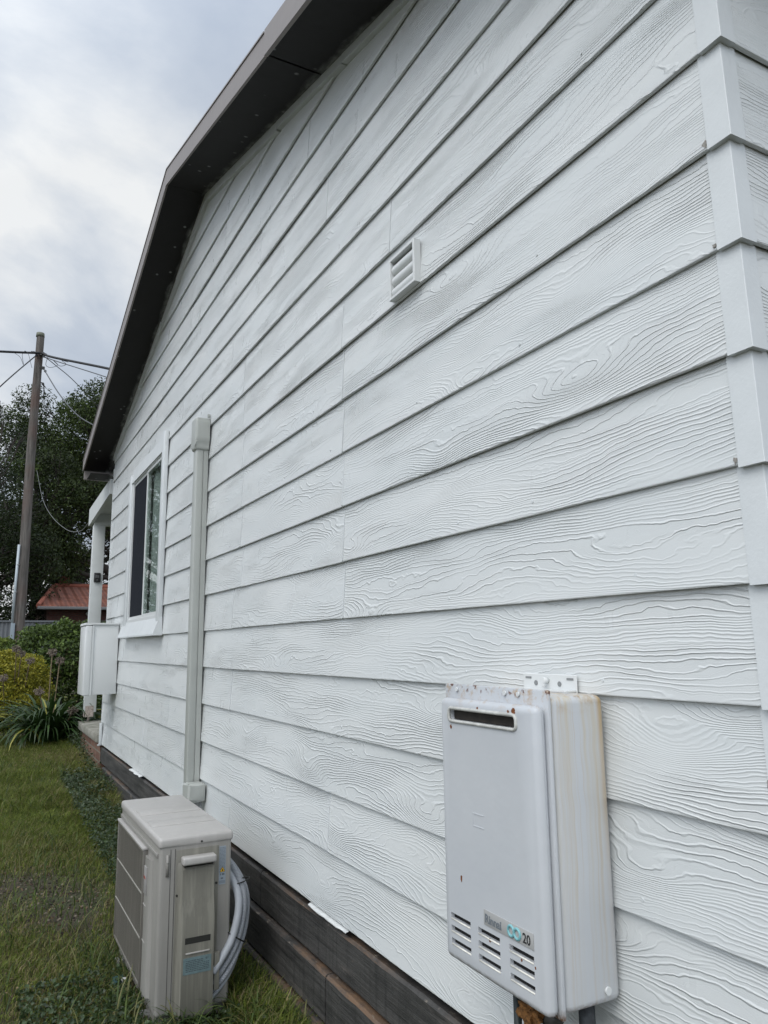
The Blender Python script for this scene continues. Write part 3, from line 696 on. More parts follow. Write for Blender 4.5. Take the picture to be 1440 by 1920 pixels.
    for y in (1.12, 1.32, 1.16): bm = bmesh.new(); disc(bm, (.867, y, -.090), (-1, 0, 0), .0045, .003, 8); fin('screw', bm, M_TRIM2, t)
    # rust spots
    def spot(y, z, r, L):
        bm = bmesh.new(); pts = [(y+r*random.uniform(.6, 1.1)*math.cos(a*math.pi/6), z+(L if math.sin(a*math.pi/6) < 0 else r)*random.uniform(.7, 1.1)*math.sin(a*math.pi/6)) for a in range(12)]
        prism(bm, pts, 0, .8415, .8425); fin('rust_spot', bm, M_RUST, cov)
    spot(1.286, -.435, .0035, .010); spot(1.074, -.522, .002, .003); spot(1.308, -.160, .0035, .006); spot(1.105, -.118, .006, .005)
    spot(1.12, -.119, .003, .003); spot(1.215, -.1195, .003, .002); spot(1.20, -.519, .003, .004); spot(1.11, -.522, .0025, .003)
    # pipes under the unit
    D = simple('dark_green_pipe', (.02, .03, .03), .45)
    bm = bmesh.new(); tube(bm, [(.93, 1.245, -.592), (.93, 1.245, -.615)], .0135, 8); fin('pipe_nut', bm, simple('dark_nut', (.03, .04, .04), .4), t)
    bm = bmesh.new(); tube(bm, [(.93, 1.245, -.61), (.93, 1.245, -.95), (.96, 1.245, -1.0)], .0075, 10); fin('gas_pipe', bm, D, t)
    bm = bmesh.new(); disc(bm, (.925, 1.15, -.61), (0, 0, 1), .016, .02, 8); tube(bm, [(.925, 1.15, -.59), (.925, 1.15, -1.0)], .011, 10); fin('water_pipe', bm, simple('aged_valve', (.045, .045, .04), .6, var=.4, vscale=50), t)
    bm = bmesh.new(); tube(bm, [(.955, 1.085, -.59), (.955, 1.085, -1.05)], .014, 12); fin('water_pipe', bm, simple('lagged_pipe', (.05, .055, .06), .7, var=.4, vscale=80), t)
    # corroded valve lump
    bm = bmesh.new(); bmesh.ops.create_icosphere(bm, subdivisions=4, radius=1)
    for v in bm.verts:
        p = v.co.copy(); d = 1+.55*mnoise.fractal(p*2.3, .6, 2, 4); v.co = Vector((.905, 1.175, -.640)) + Vector((p.x*.013, p.y*.024, p.z*.020))*d
    fin('corroded_valve', bm, simple('brown_corrosion', (.20, .09, .025), .9, var=.7, vscale=120, bump=.003, bscale=150), t, smooth=60)
    bm = bmesh.new(); bmesh.ops.create_icosphere(bm, subdivisions=3, radius=1)
    for v in bm.verts: p = v.co.copy(); v.co = Vector((.91, 1.118, -.628)) + Vector((p.x*.014, p.y*.018, p.z*.016))*(1+.3*mnoise.noise(p*2))
    fin('valve_body', bm, simple('dark_brass', (.05, .047, .04), .5, var=.4, vscale=60), t, smooth=60)
heater()

# ------------------------------------------------------------------ air-conditioner outdoor unit
def ac_mat(name, col, dirt):
    m, n, b = new_mat(name); co = n.obj()
    c = n.mix(n.rng(n.noise(co, 5, 5), .3, .7), tuple(k*.93 for k in col), col)
    st = n.noise(n.scale(co, 40, 40, 1.6), 1, 4, .6)
    c = n.mix(n.m('MULTIPLY', n.rng(st, .5, .62), dirt), c, tuple(k*1.45 for k in col))
    c = n.mix(n.m('MULTIPLY', n.rng(n.noise(n.scale(co, 60, 60, 9), 1, 5, .7), .5, .7), dirt*.7), c, tuple(k*.55 for k in col))
    n.set(b.inputs['Base Color'], c); b.inputs['Roughness'].default_value = .42; n.set(b.inputs['Normal'], n.bump(n.noise(co, 60, 3), .0002)); return m
def aircon():
    t = empty('air_conditioner', (.68, 2.95, -1.14), 'cream air conditioner outdoor unit standing in the grass beside the timber plinth', 'air conditioner')
    x0, x1, y0, y1, z0, z1 = .560, .795, 2.595, 3.315, -1.125, -.616
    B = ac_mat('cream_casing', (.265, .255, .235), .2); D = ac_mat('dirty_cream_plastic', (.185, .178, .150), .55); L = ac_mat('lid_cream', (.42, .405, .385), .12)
    K = simple('screw_dark', (.06, .06, .055), .4, .6)
    bm = bmesh.new(); box(bm, x0, x1, y0, y1, z0, z1, .012, 3); fin('casing', bm, B, t, smooth=35)
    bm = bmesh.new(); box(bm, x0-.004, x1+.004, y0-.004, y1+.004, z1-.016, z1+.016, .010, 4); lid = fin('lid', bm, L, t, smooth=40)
    bm = bmesh.new()
    for yy in (2.77, 2.97): box(bm, x0+.01, x1-.01, yy, yy+.10, z1+.0155, z1+.0175, .0018, 2)
    fin('lid_pressing', bm, L, lid, smooth=40)
    bx('plinth', (x0+.01, x1-.01, y0+.02, y1-.02, z0-.03, z0+.001), simple('base_metal', (.25, .24, .22), .5), t)
    for yy in (y0+.10, y1-.14): bx('foot', (x0-.02, x1+.02, yy, yy+.04, z0-.045, z0-.02), simple('foot_grey', (.2, .2, .19), .6), t, .003)
    # corner pillar strips on the near end
    bm = bmesh.new(); box(bm, x0+.034, x0+.0355, y0-.0008, y0+.001, z0+.01, z1-.02); box(bm, x0+.048, x0+.0495, y0-.0008, y0+.001, z0+.01, z1-.02); fin('panel_seam', bm, simple('seam_dark', (.05, .048, .042), .8), t)
    bm = bmesh.new(); tube(bm, [(x0+.025, y0-.001, z1-.035), (x0+.025, y0-.001, z1-.10)], .005, 8); fin('pressed_slot', bm, B, t)
    # front grille (faces -X): framed panel with dense wires over a dark louvre, ribbed pillar beside
    gx = x0-.016; g0, g1 = 2.775, 3.295; h0, h1 = z0+.03, z1-.055
    bm = bmesh.new()
    for d in ((gx, x0+.003, g0, g0+.012, h0, h1), (gx, x0+.003, g1-.012, g1, h0, h1), (gx, x0+.003, g0+.012, g1-.012, h1-.012, h1), (gx, x0+.003, g0+.012, g1-.012, h0, h0+.010)): box(bm, *d, .003, 2)
    G = ac_mat('grille_grey', (.15, .14, .122), .45)
    fr = fin('grille_frame', bm, G, t, smooth=35); bx('grille_lip', (gx-.003, x0+.003, g0-.002, g1+.002, h1, h1+.008), L, t, .002)
    bx('fan_opening', (x0-.0035, x0-.002, g0+.012, g1-.012, h0+.01, h1-.012), simple('fan_dark', (.07, .064, .056), .8), fr)
    bm = bmesh.new(); y = g0+.018
    while y < g1-.014: box(bm, gx+.003, gx+.0052, y, y+.0028, h0+.01, h1-.012); y += .0062
    fin('grille_bars', bm, G, fr)
    bm = bmesh.new()
    for k in (1, 2): z = h1-(h1-h0)*k/3.05; box(bm, gx+.0005, gx+.0029, g0+.010, g1-.010, z-.0018, z+.0018)
    y = g0+.05
    while y < g1-.03: box(bm, gx+.0008, gx+.0029, y, y+.0018, h0+.01, h1-.012) if False else None; y += .1
    fin('grille_wires', bm, simple('wire_cream', (.36, .35, .31), .4), fr)
    # raised pillar left of the grille with badge
    bm = bmesh.new(); prism(bm, [(x0+.003, g0-.010), (x0-.012, g0-.018), (x0-.014, g0-.055), (x0-.010, g0-.085), (x0+.003, g0-.10)], 2, h0, h1-.012); pil = fin('front_pillar', bm, B, t)
    bx('badge', (x0-.0165, x0-.0130, g0-.062, g0-.024, h1-.125, h1-.04), simple('badge_grey', (.30, .29, .28), .4), pil, .001)
    text('badge_lettering', 'FUJITSU', .010, (x0-.0168, g0-.0250, h1-.078), '-X', simple('faded_red', (.30, .07, .055), .5), pil, .85, off=.0003)
    for z in (h1-.16, h1-.27): bx('pillar_rib', (x0-.0148, x0-.0132, g0-.058, g0-.018, z-.0015, z+.0015), L, pil)
    bx('top_channel', (x0-.006, x0+.002, y0+.02, y1-.01, z1-.045, z1-.032), B, t, .002)
    # valve cover on the near end (faces -Y)
    vx0, vx1, vz0, vz1 = x0+.058, x0+.172, z0-.008, z1-.033
    bx('cover_plate', (vx0-.006, vx1+.018, y0-.0025, y0+.001, vz0+.01, vz1+.008), D, t, .001)
    bm = bmesh.new(); zr = vz1-.030
    prof = [(y0-.002, vz0), (y0-.030, vz0+.004), (y0-.034, vz0+.012), (y0-.034, zr-.165), (y0-.020, zr-.10), (y0-.020, zr-.02), (y0-.004, zr)]
    A = [bm.verts.new((vx0+.012, p[0], p[1])) for p in prof]; C_ = [bm.verts.new((vx1, p[0], p[1])) for p in prof]
    for i in range(len(prof)-1): bm.faces.new((A[i], A[i+1], C_[i+1], C_[i]))
    A0 = [bm.verts.new((vx0, y0-.002, p[1])) for p in prof]; C0 = [bm.verts.new((vx1+.006, y0-.002, p[1])) for p in prof]
    for S, S0 in ((A, A0), (C_, C0)):
        for i in range(len(prof)-1): bm.faces.new((S[i], S0[i], S0[i+1], S[i+1]))
    bmesh.ops.remove_doubles(bm, verts=bm.verts, dist=.0004)
    vc = fin('valve_cover', bm, D, t, smooth=30)
    bx('handle_lip', (vx0+.008, vx1+.002, y0-.040, y0-.002, zr-.004, zr+.020), L, vc, .006, 3)
    bx('handle_shadow_gap', (vx0+.016, vx1-.004, y0-.022, y0-.006, zr-.012, zr-.0045), simple('handle_shade_black', (.018, .017, .014), .9), vc)  # black bar painted as the shade beneath the handle lip
    # hand recess: sloped plate under a black strip that stands for the hollow's shade
    rz = zr-.262
    bm = bmesh.new(); q = [(vx0+.024, y0-.0355, rz), (vx1-.014, y0-.0355, rz), (vx1-.014, y0-.0345, rz+.036), (vx0+.024, y0-.0345, rz+.036)]
    bm.faces.new([bm.verts.new(p) for p in q]); fin('hand_recess', bm, D, vc)
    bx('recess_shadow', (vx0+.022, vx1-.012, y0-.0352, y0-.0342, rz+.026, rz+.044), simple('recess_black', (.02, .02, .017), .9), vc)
    bx('recess_lip', (vx0+.024, vx1-.014, y0-.0375, y0-.0345, rz-.003, rz+.001), L, vc, .0008)
    lb = bx('label', (vx0+.018, vx1-.008, y0-.0352, y0-.0343, rz-.062, rz-.014), simple('blue_grey_label', (.13, .19, .20), .5, var=.15, vscale=60), vc)
    I = simple('label_ink', (.05, .06, .065), .6)
    text('label_print', '61', .010, (vx1-.026, y0-.0355, rz-.026), '-Y', I, vc)
    bm = bmesh.new()
    for k in range(7):
        z = rz-.024-.005*k; xe = vx1-.032 if k < 2 else vx1-.014; x = vx0+.026
        while x < xe: w_ = random.uniform(.003, .009); box(bm, x, min(x+w_, xe), y0-.0355, y0-.0352, z, z+.0018); x += w_+.0016
    fin('label_print', bm, I, vc)
    # rating label on the casing with the triangle
    lx0, lx1 = x1-.042, x1-.020; lz1 = z1-.030; lz0 = lz1-.118
    rl = bx('rating_label', (lx0, lx1, y0-.0012, y0+.0008, lz0, lz1), simple('pale_blue_label', (.26, .30, .34), .45), t)
    bm = bmesh.new()
    for k in range(17):
        z = lz1-.006-.0042*k; x = lx0+.0015
        while x < lx1-.002: w_ = random.uniform(.0015, .006); box(bm, x, min(x+w_, lx1-.0015), y0-.0015, y0-.0012, z, z+.0014); x += w_+.001
    box(bm, lx0+.003, lx0+.006, y0-.0015, y0-.0012, lz0+.028, lz0+.034); box(bm, lx0+.009, lx0+.018, y0-.0015, y0-.0012, lz0+.028, lz0+.034); box(bm, lx0+.006, lx0+.014, y0-.0015, y0-.0012, lz0+.016, lz0+.021)
    for k in range(3): box(bm, lx0+.0015, lx1-.0015, y0-.0015, y0-.0012, lz0+.004+k*.003, lz0+.0052+k*.003)
    fin('label_print', bm, simple('label_ink_grey', (.10, .12, .14), .6), rl)
    cx, cz, s = (lx0+lx1)/2, lz0+.038, .0095
    bm = bmesh.new(); prism(bm, [(cx-s, cz), (cx+s, cz), (cx, cz+s*1.75)], 1, y0-.0018, y0-.0012); fin('warning_triangle', bm, simple('sign_black', (.01, .01, .01), .5), rl)
    s2 = s*.78; bm = bmesh.new(); prism(bm, [(cx-s2, cz+.0014), (cx+s2, cz+.0014), (cx, cz+.0014+s2*1.72)], 1, y0-.0022, y0-.00185); fin('warning_triangle', bm, simple('sign_yellow', (.75, .45, .01), .5), rl)
    bm = bmesh.new(); prism(bm, [(cx-.0026, cz+.003), (cx+.0026, cz+.003), (cx+.0028, cz+.006), (cx+.001, cz+.0082), (cx, cz+.0108), (cx-.0012, cz+.008), (cx-.0027, cz+.006)], 1, y0-.0026, y0-.00225)
    fin('flame_symbol', bm, simple('sign_ink', (.02, .01, .01), .5), rl)
    for x, z in ((x0+.025, z1-.06), (vx0-.001, z1-.16), ((x0+x1)/2+.015, z1-.006), (vx1+.012, z1-.14), (vx1+.012, z0+.03)): bm = bmesh.new(); disc(bm, (x, y0-.0012, z), (0, -1, 0), .0036, .004, 10); fin('screw', bm, K, t)
    # little outlet box and the looping insulated pipes behind
    bx('pipe_outlet', (vx1+.006, vx1+.024, y0-.022, y0-.002, z0+.055, z0+.165), D, t, .002)
    PG = simple('grey_conduit', (.36, .38, .41), .5, var=.06, vscale=30)
    m, n, b = new_mat('ribbed_conduit'); co = n.obj(); b.inputs['Base Color'].default_value = (.33, .35, .38, 1); b.inputs['Roughness'].default_value = .5
    wv = n.m('SINE', n.m('MULTIPLY', n.xyz(co)[2], 1500)); n.set(b.inputs['Normal'], n.bump(wv, .0008))
    sx = vx1+.020
    paths = [(.0128, PG, [(.770, .10, -.70), (.800, .06, -.745), (.824, .03, -.80), (.824, .012, -.86), (.800, .0, -.935), (.765, -.008, -.985), (.735, -.012, -1.02)]),
             (.0095, m, [(.790, .10, -.69), (.818, .06, -.735), (.843, .035, -.79), (.846, .022, -.86), (.822, .008, -.945), (.780, .0, -1.010), (.735, -.008, -1.052)]),
             (.0095, m, [(.800, .13, -.70), (.838, .09, -.75), (.862, .055, -.81), (.862, .04, -.88), (.838, .02, -.955), (.790, .004, -1.03), (.735, -.006, -1.075)]),
             (.0085, PG, [(.80, .16, -.74), (.845, .12, -.79), (.862, .09, -.85), (.856, .06, -.93), (.825, .03, -1.00), (.785, .01, -1.055), (.735, .0, -1.098)])]
    for r, mt, pts in paths:
        bm = bmesh.new(); tube(bm, cat([(p[0], y0+p[1]-.002, p[2]) for p in pts], 9), r, 12); fin('pipe', bm, mt, t)
    for (cx_, cz_, yy, dx, dz) in ((.840, -.775, y0+.042, .036, .008), (.818, -.935, y0+.008, .036, -.024)):
        bm = bmesh.new(); c = Vector((cx_, yy, cz_)); a = Vector((dx, 0, dz)); bN = Vector((0, 1, 0)); pts = []
        for k in range(21): an = 2*math.pi*k/20; pts.append(c + a*(.85*math.cos(an)) + bN*(.019*math.sin(an)))
        tube(bm, pts, .0022, 6, False); fin('cable_tie', bm, simple('tie_black', (.012, .012, .012), .4), t)
aircon()

# ------------------------------------------------------------------ vegetation helpers
def unit(v): return v/np.maximum(np.linalg.norm(v, axis=1, keepdims=True), 1e-9)
def leaf_mesh(name, C, size, aspect, cols, mat, parent=None, N=None, tilt=1.0, fold=.12):
    n = len(C); u = unit(RNG.normal(size=(n, 3))); 
    if N is not None:
        nn = unit(N + tilt*RNG.normal(size=(n, 3))); u = unit(u - nn*np.sum(u*nn, axis=1, keepdims=True))
    else: nn = unit(np.cross(u, RNG.normal(size=(n, 3))))
    v = np.cross(nn, u); s = (size*RNG.uniform(.6, 1.3, n))[:, None] if np.isscalar(size) else (size*RNG.uniform(.7, 1.2, n))[:, None]
    w_ = s*aspect
    V = np.stack([C-u*s*.5, C+v*w_*.5+u*s*.06-nn*s*fold*0, C+u*s*.5-nn*s*fold, C-v*w_*.5+u*s*.06, ], axis=1)
    V[:, 1] += nn*s*fold*.5; V[:, 3] += nn*s*fold*.5
    F = (np.arange(n)[:, None]*4 + np.array([[0, 1, 2, 3]]))
    F3 = np.concatenate([F[:, [0, 1, 2]], F[:, [0, 2, 3]]])
    return np_mesh(name, V.reshape(-1, 3), F3, mat, parent, np.repeat(cols, 4, axis=0))
def vary(n, a, b, j=.25):
    t = RNG.random((n, 1)); return (np.array(a)*(1-t) + np.array(b)*t) * RNG.uniform(1-j, 1+j, (n, 1))
def clump_pts(centers, radii, per, flat=.75, shell=.55):
    out, nr, idx = [], [], []
    for i, (c, r) in enumerate(zip(centers, radii)):
        k = max(10, int(per*r*r)); d = unit(RNG.normal(size=(k, 3))); rr = r*RNG.uniform(shell, 1.05, (k, 1))
        p = np.array(c) + d*rr*np.array([1, 1, flat]); out.append(p); nr.append(d); idx.append(np.full(k, i))
    return np.concatenate(out), np.concatenate(nr), np.concatenate(idx)
def tree(name, label, base, top, clumps, per, leaf, c_a, c_b, group='trees behind the red roofed house', aspect=.4, trunk_r=.28, limbs=None, category='tree', clumpvar=.48):
    t = empty(name, base, label, category, group); bm = bmesh.new(); b = Vector(base); tp = Vector(top)
    mid = b.lerp(tp, .5) + Vector((random.uniform(-.4, .4), 0, 0))
    tube(bm, cat([b+Vector((0, 0, -.2)), b.lerp(mid, .5), mid, tp], 5), list(np.linspace(trunk_r, trunk_r*.3, 16)), 8)
    for (c, r) in clumps:
        c = Vector(c); h = min(max((c.z-b.z)*.62/(tp.z-b.z), .12), .95)
        s = (b.lerp(mid, h*2) if h < .5 else mid.lerp(tp, h*2-1)); mm = s.lerp(c, .55)+Vector((random.uniform(-.3, .3), random.uniform(-.3, .3), random.uniform(-.2, .5)))
        L = (c-s).length; r0 = min(.09, .022*L+.02, trunk_r*.45); tube(bm, cat([s, mm, c], 4), list(np.linspace(r0, .014, 9)), 6, False)
        for _ in range(2):
            e = c+Vector((random.uniform(-1, 1)*r, random.uniform(-1, 1)*r, random.uniform(-.6, .6)*r)); tube(bm, [mm.lerp(c, .6), (mm.lerp(c, .8)+e)/2, e], [.025, .016, .008], 5, False)
    for l in (limbs or []): tube(bm, cat(l[0], 6), list(np.linspace(l[1], l[2], (len(l[0])-1)*6+1)), 7, False)
    fin('trunk', bm, M_BARK, t, smooth=60)
    C, N, idx = clump_pts([c for c, r in clumps], [r for c, r in clumps], per)
    cv_ = RNG.uniform(1-clumpvar, 1+clumpvar, len(clumps))[idx][:, None]
    leaf_mesh('crown', C, leaf, aspect, vary(len(C), c_a, c_b)*cv_, M_LEAF, t, N, 1.1)
    return t
def blobs(n, cx, cy, cz, rx, ry, rz, r0, r1, lower=-1, hollow=.45):
    out = []
    while len(out) < n:
        p = RNG.uniform(-1, 1, 3); d = np.linalg.norm(p)
        if d > 1 or d < hollow or p[2] < lower: continue
        out.append(((cx+p[0]*rx, cy+p[1]*ry, cz+p[2]*rz), RNG.uniform(r0, r1)))
    return out
# large dark evergreen behind the red roof
lim = [([(6.2, 37, -.9), (6.0, 37, 1.5), (5.2, 36.5, 3.4), (3.6, 36, 4.0), (2.2, 35.5, 4.3), (.8, 35, 5.2)], .32, .04),
       ([(5.4, 36.5, 3.2), (4.0, 36, 3.3), (2.8, 35.5, 3.9), (1.4, 35, 3.8)], .13, .03), ([(6.0, 37, 2.2), (4.6, 36, 2.7), (3.4, 35.4, 2.9), (2.6, 35, 3.6)], .14, .03)]
tree('evergreen_tree', 'biggest dark evergreen tree, its rounded crown rising behind the white house eave', (6.2, 37, -.95), (5.4, 37, 10),
     blobs(130, 5.0, 36, 9.0, 4.9, 2.6, 3.3, .65, 1.2, -.95, .1), 640, .15, (.015, .029, .007), (.066, .096, .020), limbs=lim, trunk_r=.34)
tree('evergreen_tree', 'lower dark evergreen tree whose open crown hangs above the red tiled roof', (4.6, 40, -.95), (3.6, 39.5, 6),
     blobs(50, 4.2, 39, 4.6, 5.2, 1.8, 2.2, .5, .9, -1, .2), 420, .13, (.014, .026, .009), (.036, .056, .015), trunk_r=.2)
tree('evergreen_tree', 'mid green bushy tree filling the gap beside the timber power pole', (1.6, 33, -.95), (1.9, 33, 5.6),
     blobs(80, 2.0, 32.5, 5.2, 2.5, 1.8, 2.7, .5, .95, -1, .1), 640, .14, (.014, .027, .007), (.056, .082, .018), trunk_r=.2)
# feathery tree at the left edge, tufts with gaps
tree('casuarina_tree', 'wispy dark green tree at the left edge of the view, left of the power pole', (-.6, 27, -.95), (-.25, 27, 7.0),
     blobs(34, -.15, 27, 6.4, 1.3, 1.2, 2.0, .28, .6, -1, .2), 520, .17, (.014, .026, .013), (.034, .054, .022), aspect=.09, trunk_r=.06)
tree('evergreen_tree', 'dense low dark tree at the left edge, under the wispy one', (-.9, 30, -.95), (-.6, 30, 4.0),
     blobs(80, .1, 30, 2.6, 2.3, 1.6, 3.2, .5, .9, -1, .1), 640, .12, (.010, .019, .006), (.034, .052, .013), trunk_r=.12)
# trees to the left, outside the frame, seen in the window glass
tree('evergreen_tree', 'dark evergreen tree standing apart to the left of the garden', (-3.6, 24, -.95), (-3.4, 24, 6),
     blobs(90, -3.2, 24, 3.9, 3.0, 1.8, 3.9, .5, .9, -1, .1), 560, .13, (.014, .024, .009), (.032, .048, .015), trunk_r=.22)

# ------------------------------------------------------------------ hedge, shrub, agapanthus
def shrub(name, label, cat_, c, rx, ry, z0, z1, n, leaf, ca, cb, group=None, seed=0, mat=None, boxy=2.0, stems=8):
    t = empty(name, (c[0], c[1], z0), label, cat_, group)
    d = unit(RNG.normal(size=(n, 3))); d[:, 2] = np.abs(d[:, 2])*RNG.choice([1, 1, -.6], n)
    k = (np.abs(d)**boxy).sum(axis=1)**(-1/boxy); p = d*k[:, None]
    lump = np.array([1 + .16*mnoise.noise(Vector((q[0]*3.1+seed, q[1]*3.1, q[2]*3.1))) + .10*mnoise.noise(Vector((q[0]*8+seed, q[1]*8, q[2]*8))) for q in p])
    r = lump*RNG.uniform(.45, 1.0, n)**.35
    zc = (z0+z1)/2; C = np.stack([c[0]+p[:, 0]*rx*r, c[1]+p[:, 1]*ry*r, zc+p[:, 2]*(z1-z0)/2*r], axis=1)
    tone = np.array([1+.35*mnoise.noise(Vector((q[0]*4, q[1]*4, q[2]*5+seed))) for q in C])[:, None]
    leaf_mesh('foliage', C, leaf, .5, vary(n, ca, cb)*tone, mat or M_LEAF, t, p, .9)
    bm = bmesh.new()
    for i in range(stems):
        a = random.uniform(0, 6.28); tube(bm, cat([(c[0]+.08*math.cos(a), c[1]+.08*math.sin(a), z0-.05), (c[0]+rx*.4*math.cos(a), c[1]+ry*.4*math.sin(a), zc), (c[0]+rx*.7*math.cos(a), c[1]+ry*.7*math.sin(a), zc+(z1-z0)*.3)], 4), list(np.linspace(.02, .005, 9)), 5, False)
    fin('stems', bm, M_BARK, t)
shrub('hedge_shrub', 'dark green leafy hedge shrub beside the porch post, behind the strap leaved plant', 'shrub', (1.25, 11.6), .85, .6, -.95, .36, 22000, .055, (.028, .052, .012), (.11, .165, .03), 'garden shrubs', 1, boxy=3)
shrub('hedge_shrub', 'bright green hedge shrub at the left edge, at the foot of the power pole', 'shrub', (.12, 12.4), .62, .5, -.95, .20, 14000, .05, (.06, .09, .015), (.17, .22, .04), 'garden shrubs', 2, boxy=2.6)
shrub('golden_shrub', 'rounded yellow green shrub in the left foreground of the garden bed', 'shrub', (.26, 10.3), .58, .5, -1.0, .01, 20000, .034, (.15, .17, .016), (.42, .37, .04), 'garden shrubs', 3, boxy=2.2)

def strap(V, F, Cc, base, az, L, lift, w0, col, droop=1.0, ns=7):
    d = np.array([math.cos(az), math.sin(az), 0]); s = np.array([-d[1], d[0], 0]); i0 = len(V)
    x = 0; z = 0; ang = lift
    tw = random.uniform(-.5, .5)
    for k in range(ns+1):
        t = k/ns; w_ = w0*(1-t**2.6)*(.65+.35*min(1, t*5)); p = np.array(base) + d*x + np.array([0, 0, z])
        sv = s*math.cos(tw*t) + np.array([0, 0, math.sin(tw*t)])
        V.append(p-sv*w_/2); V.append(p+sv*w_/2); c = np.array(col)*(.9+.15*random.random()); Cc.append(c); Cc.append(c)
        x += L/ns*math.cos(ang); z += L/ns*math.sin(ang); ang -= droop*(.9+1.6*t)*1.25/ns
    for k in range(ns): a = i0+2*k; F.append((a, a+1, a+3, a+2))
def agapanthus(c, R, n, label, stalks, name='agapanthus', extra=0):
    t = empty(name, (c[0], c[1], gz0(c[1])), label, 'plant', 'agapanthus clumps in the bed'); V, F, Cc = [], [], []; zb = gz0(c[1])
    for i in range(n):
        a = random.uniform(0, 2*math.pi); q = random.random()*R*.35; base = (c[0]+q*math.cos(a), c[1]+q*math.sin(a), zb)
        col = (.030, .062, .016) if random.random() < .8 else (.06, .11, .03)
        if random.random() < .03: col = (.35, .33, .06)
        strap(V, F, Cc, base, a+random.uniform(-.5, .5), R*random.uniform(.9, 1.45), random.uniform(.7, 1.5), random.uniform(.026, .042), col, random.uniform(.8, 1.5))
    np_mesh('leaves', np.array(V), F, M_GLEAF, t, np.array(Cc), smooth=True)
    for (sx, sy, sz) in stalks:
        r = .045
        bm = bmesh.new(); b = Vector((c[0]+(sx-c[0])*.3, c[1], zb)); e = Vector((sx, sy, sz)); tube(bm, cat([b, b.lerp(e, .5)+Vector((random.uniform(-.02, .02), 0, 0)), e], 4), .006, 6); st = fin('flower_stalk', bm, simple('dry_stalk', (.20, .15, .09), .8), t)
        VV, FF, CC = [], [], []; nn = 70; dirs = unit(RNG.normal(size=(nn, 3))); dirs[:, 2] = dirs[:, 2]*.8+.12
        P0, P1 = [], []
        bm = bmesh.new()
        for d in dirs:
            rr = r*random.uniform(.6, 1); q = e+Vector(d)*rr; tube(bm, [e, e+Vector(d)*rr*.6+Vector((0, 0, .004)), q], .0016, 3, False)
            tube(bm, [q, q+Vector(d)*.008+Vector((0, 0, -.004)), q+Vector(d)*.018+Vector((0, 0, -.008))], [.0022, .0052, .001], 4, False)
        fin('seed_head', bm, simple('dry_seed_head', (.20, .16, .13), .9, var=.3, vscale=80), st)
agapanthus((.74, 8.95), .58, 330, 'dark green strap leaved plant with dried flower heads in front of the hedge', [(.715, 8.9, -.030), (.795, 8.9, -.115), (.60, 8.7, -.42), (.92, 8.6, -.62)])
agapanthus((.42, 10.25), .34, 70, 'pale dried flower stems rising out of the yellow green shrub', [(.46, 9.75, -.045), (.40, 9.7, .015), (.28, 9.55, -.30), (.55, 9.7, -.12)])
agapanthus((1.25, 9.3), .36, 70, 'smaller strap leaved plant just behind the porch post', [])

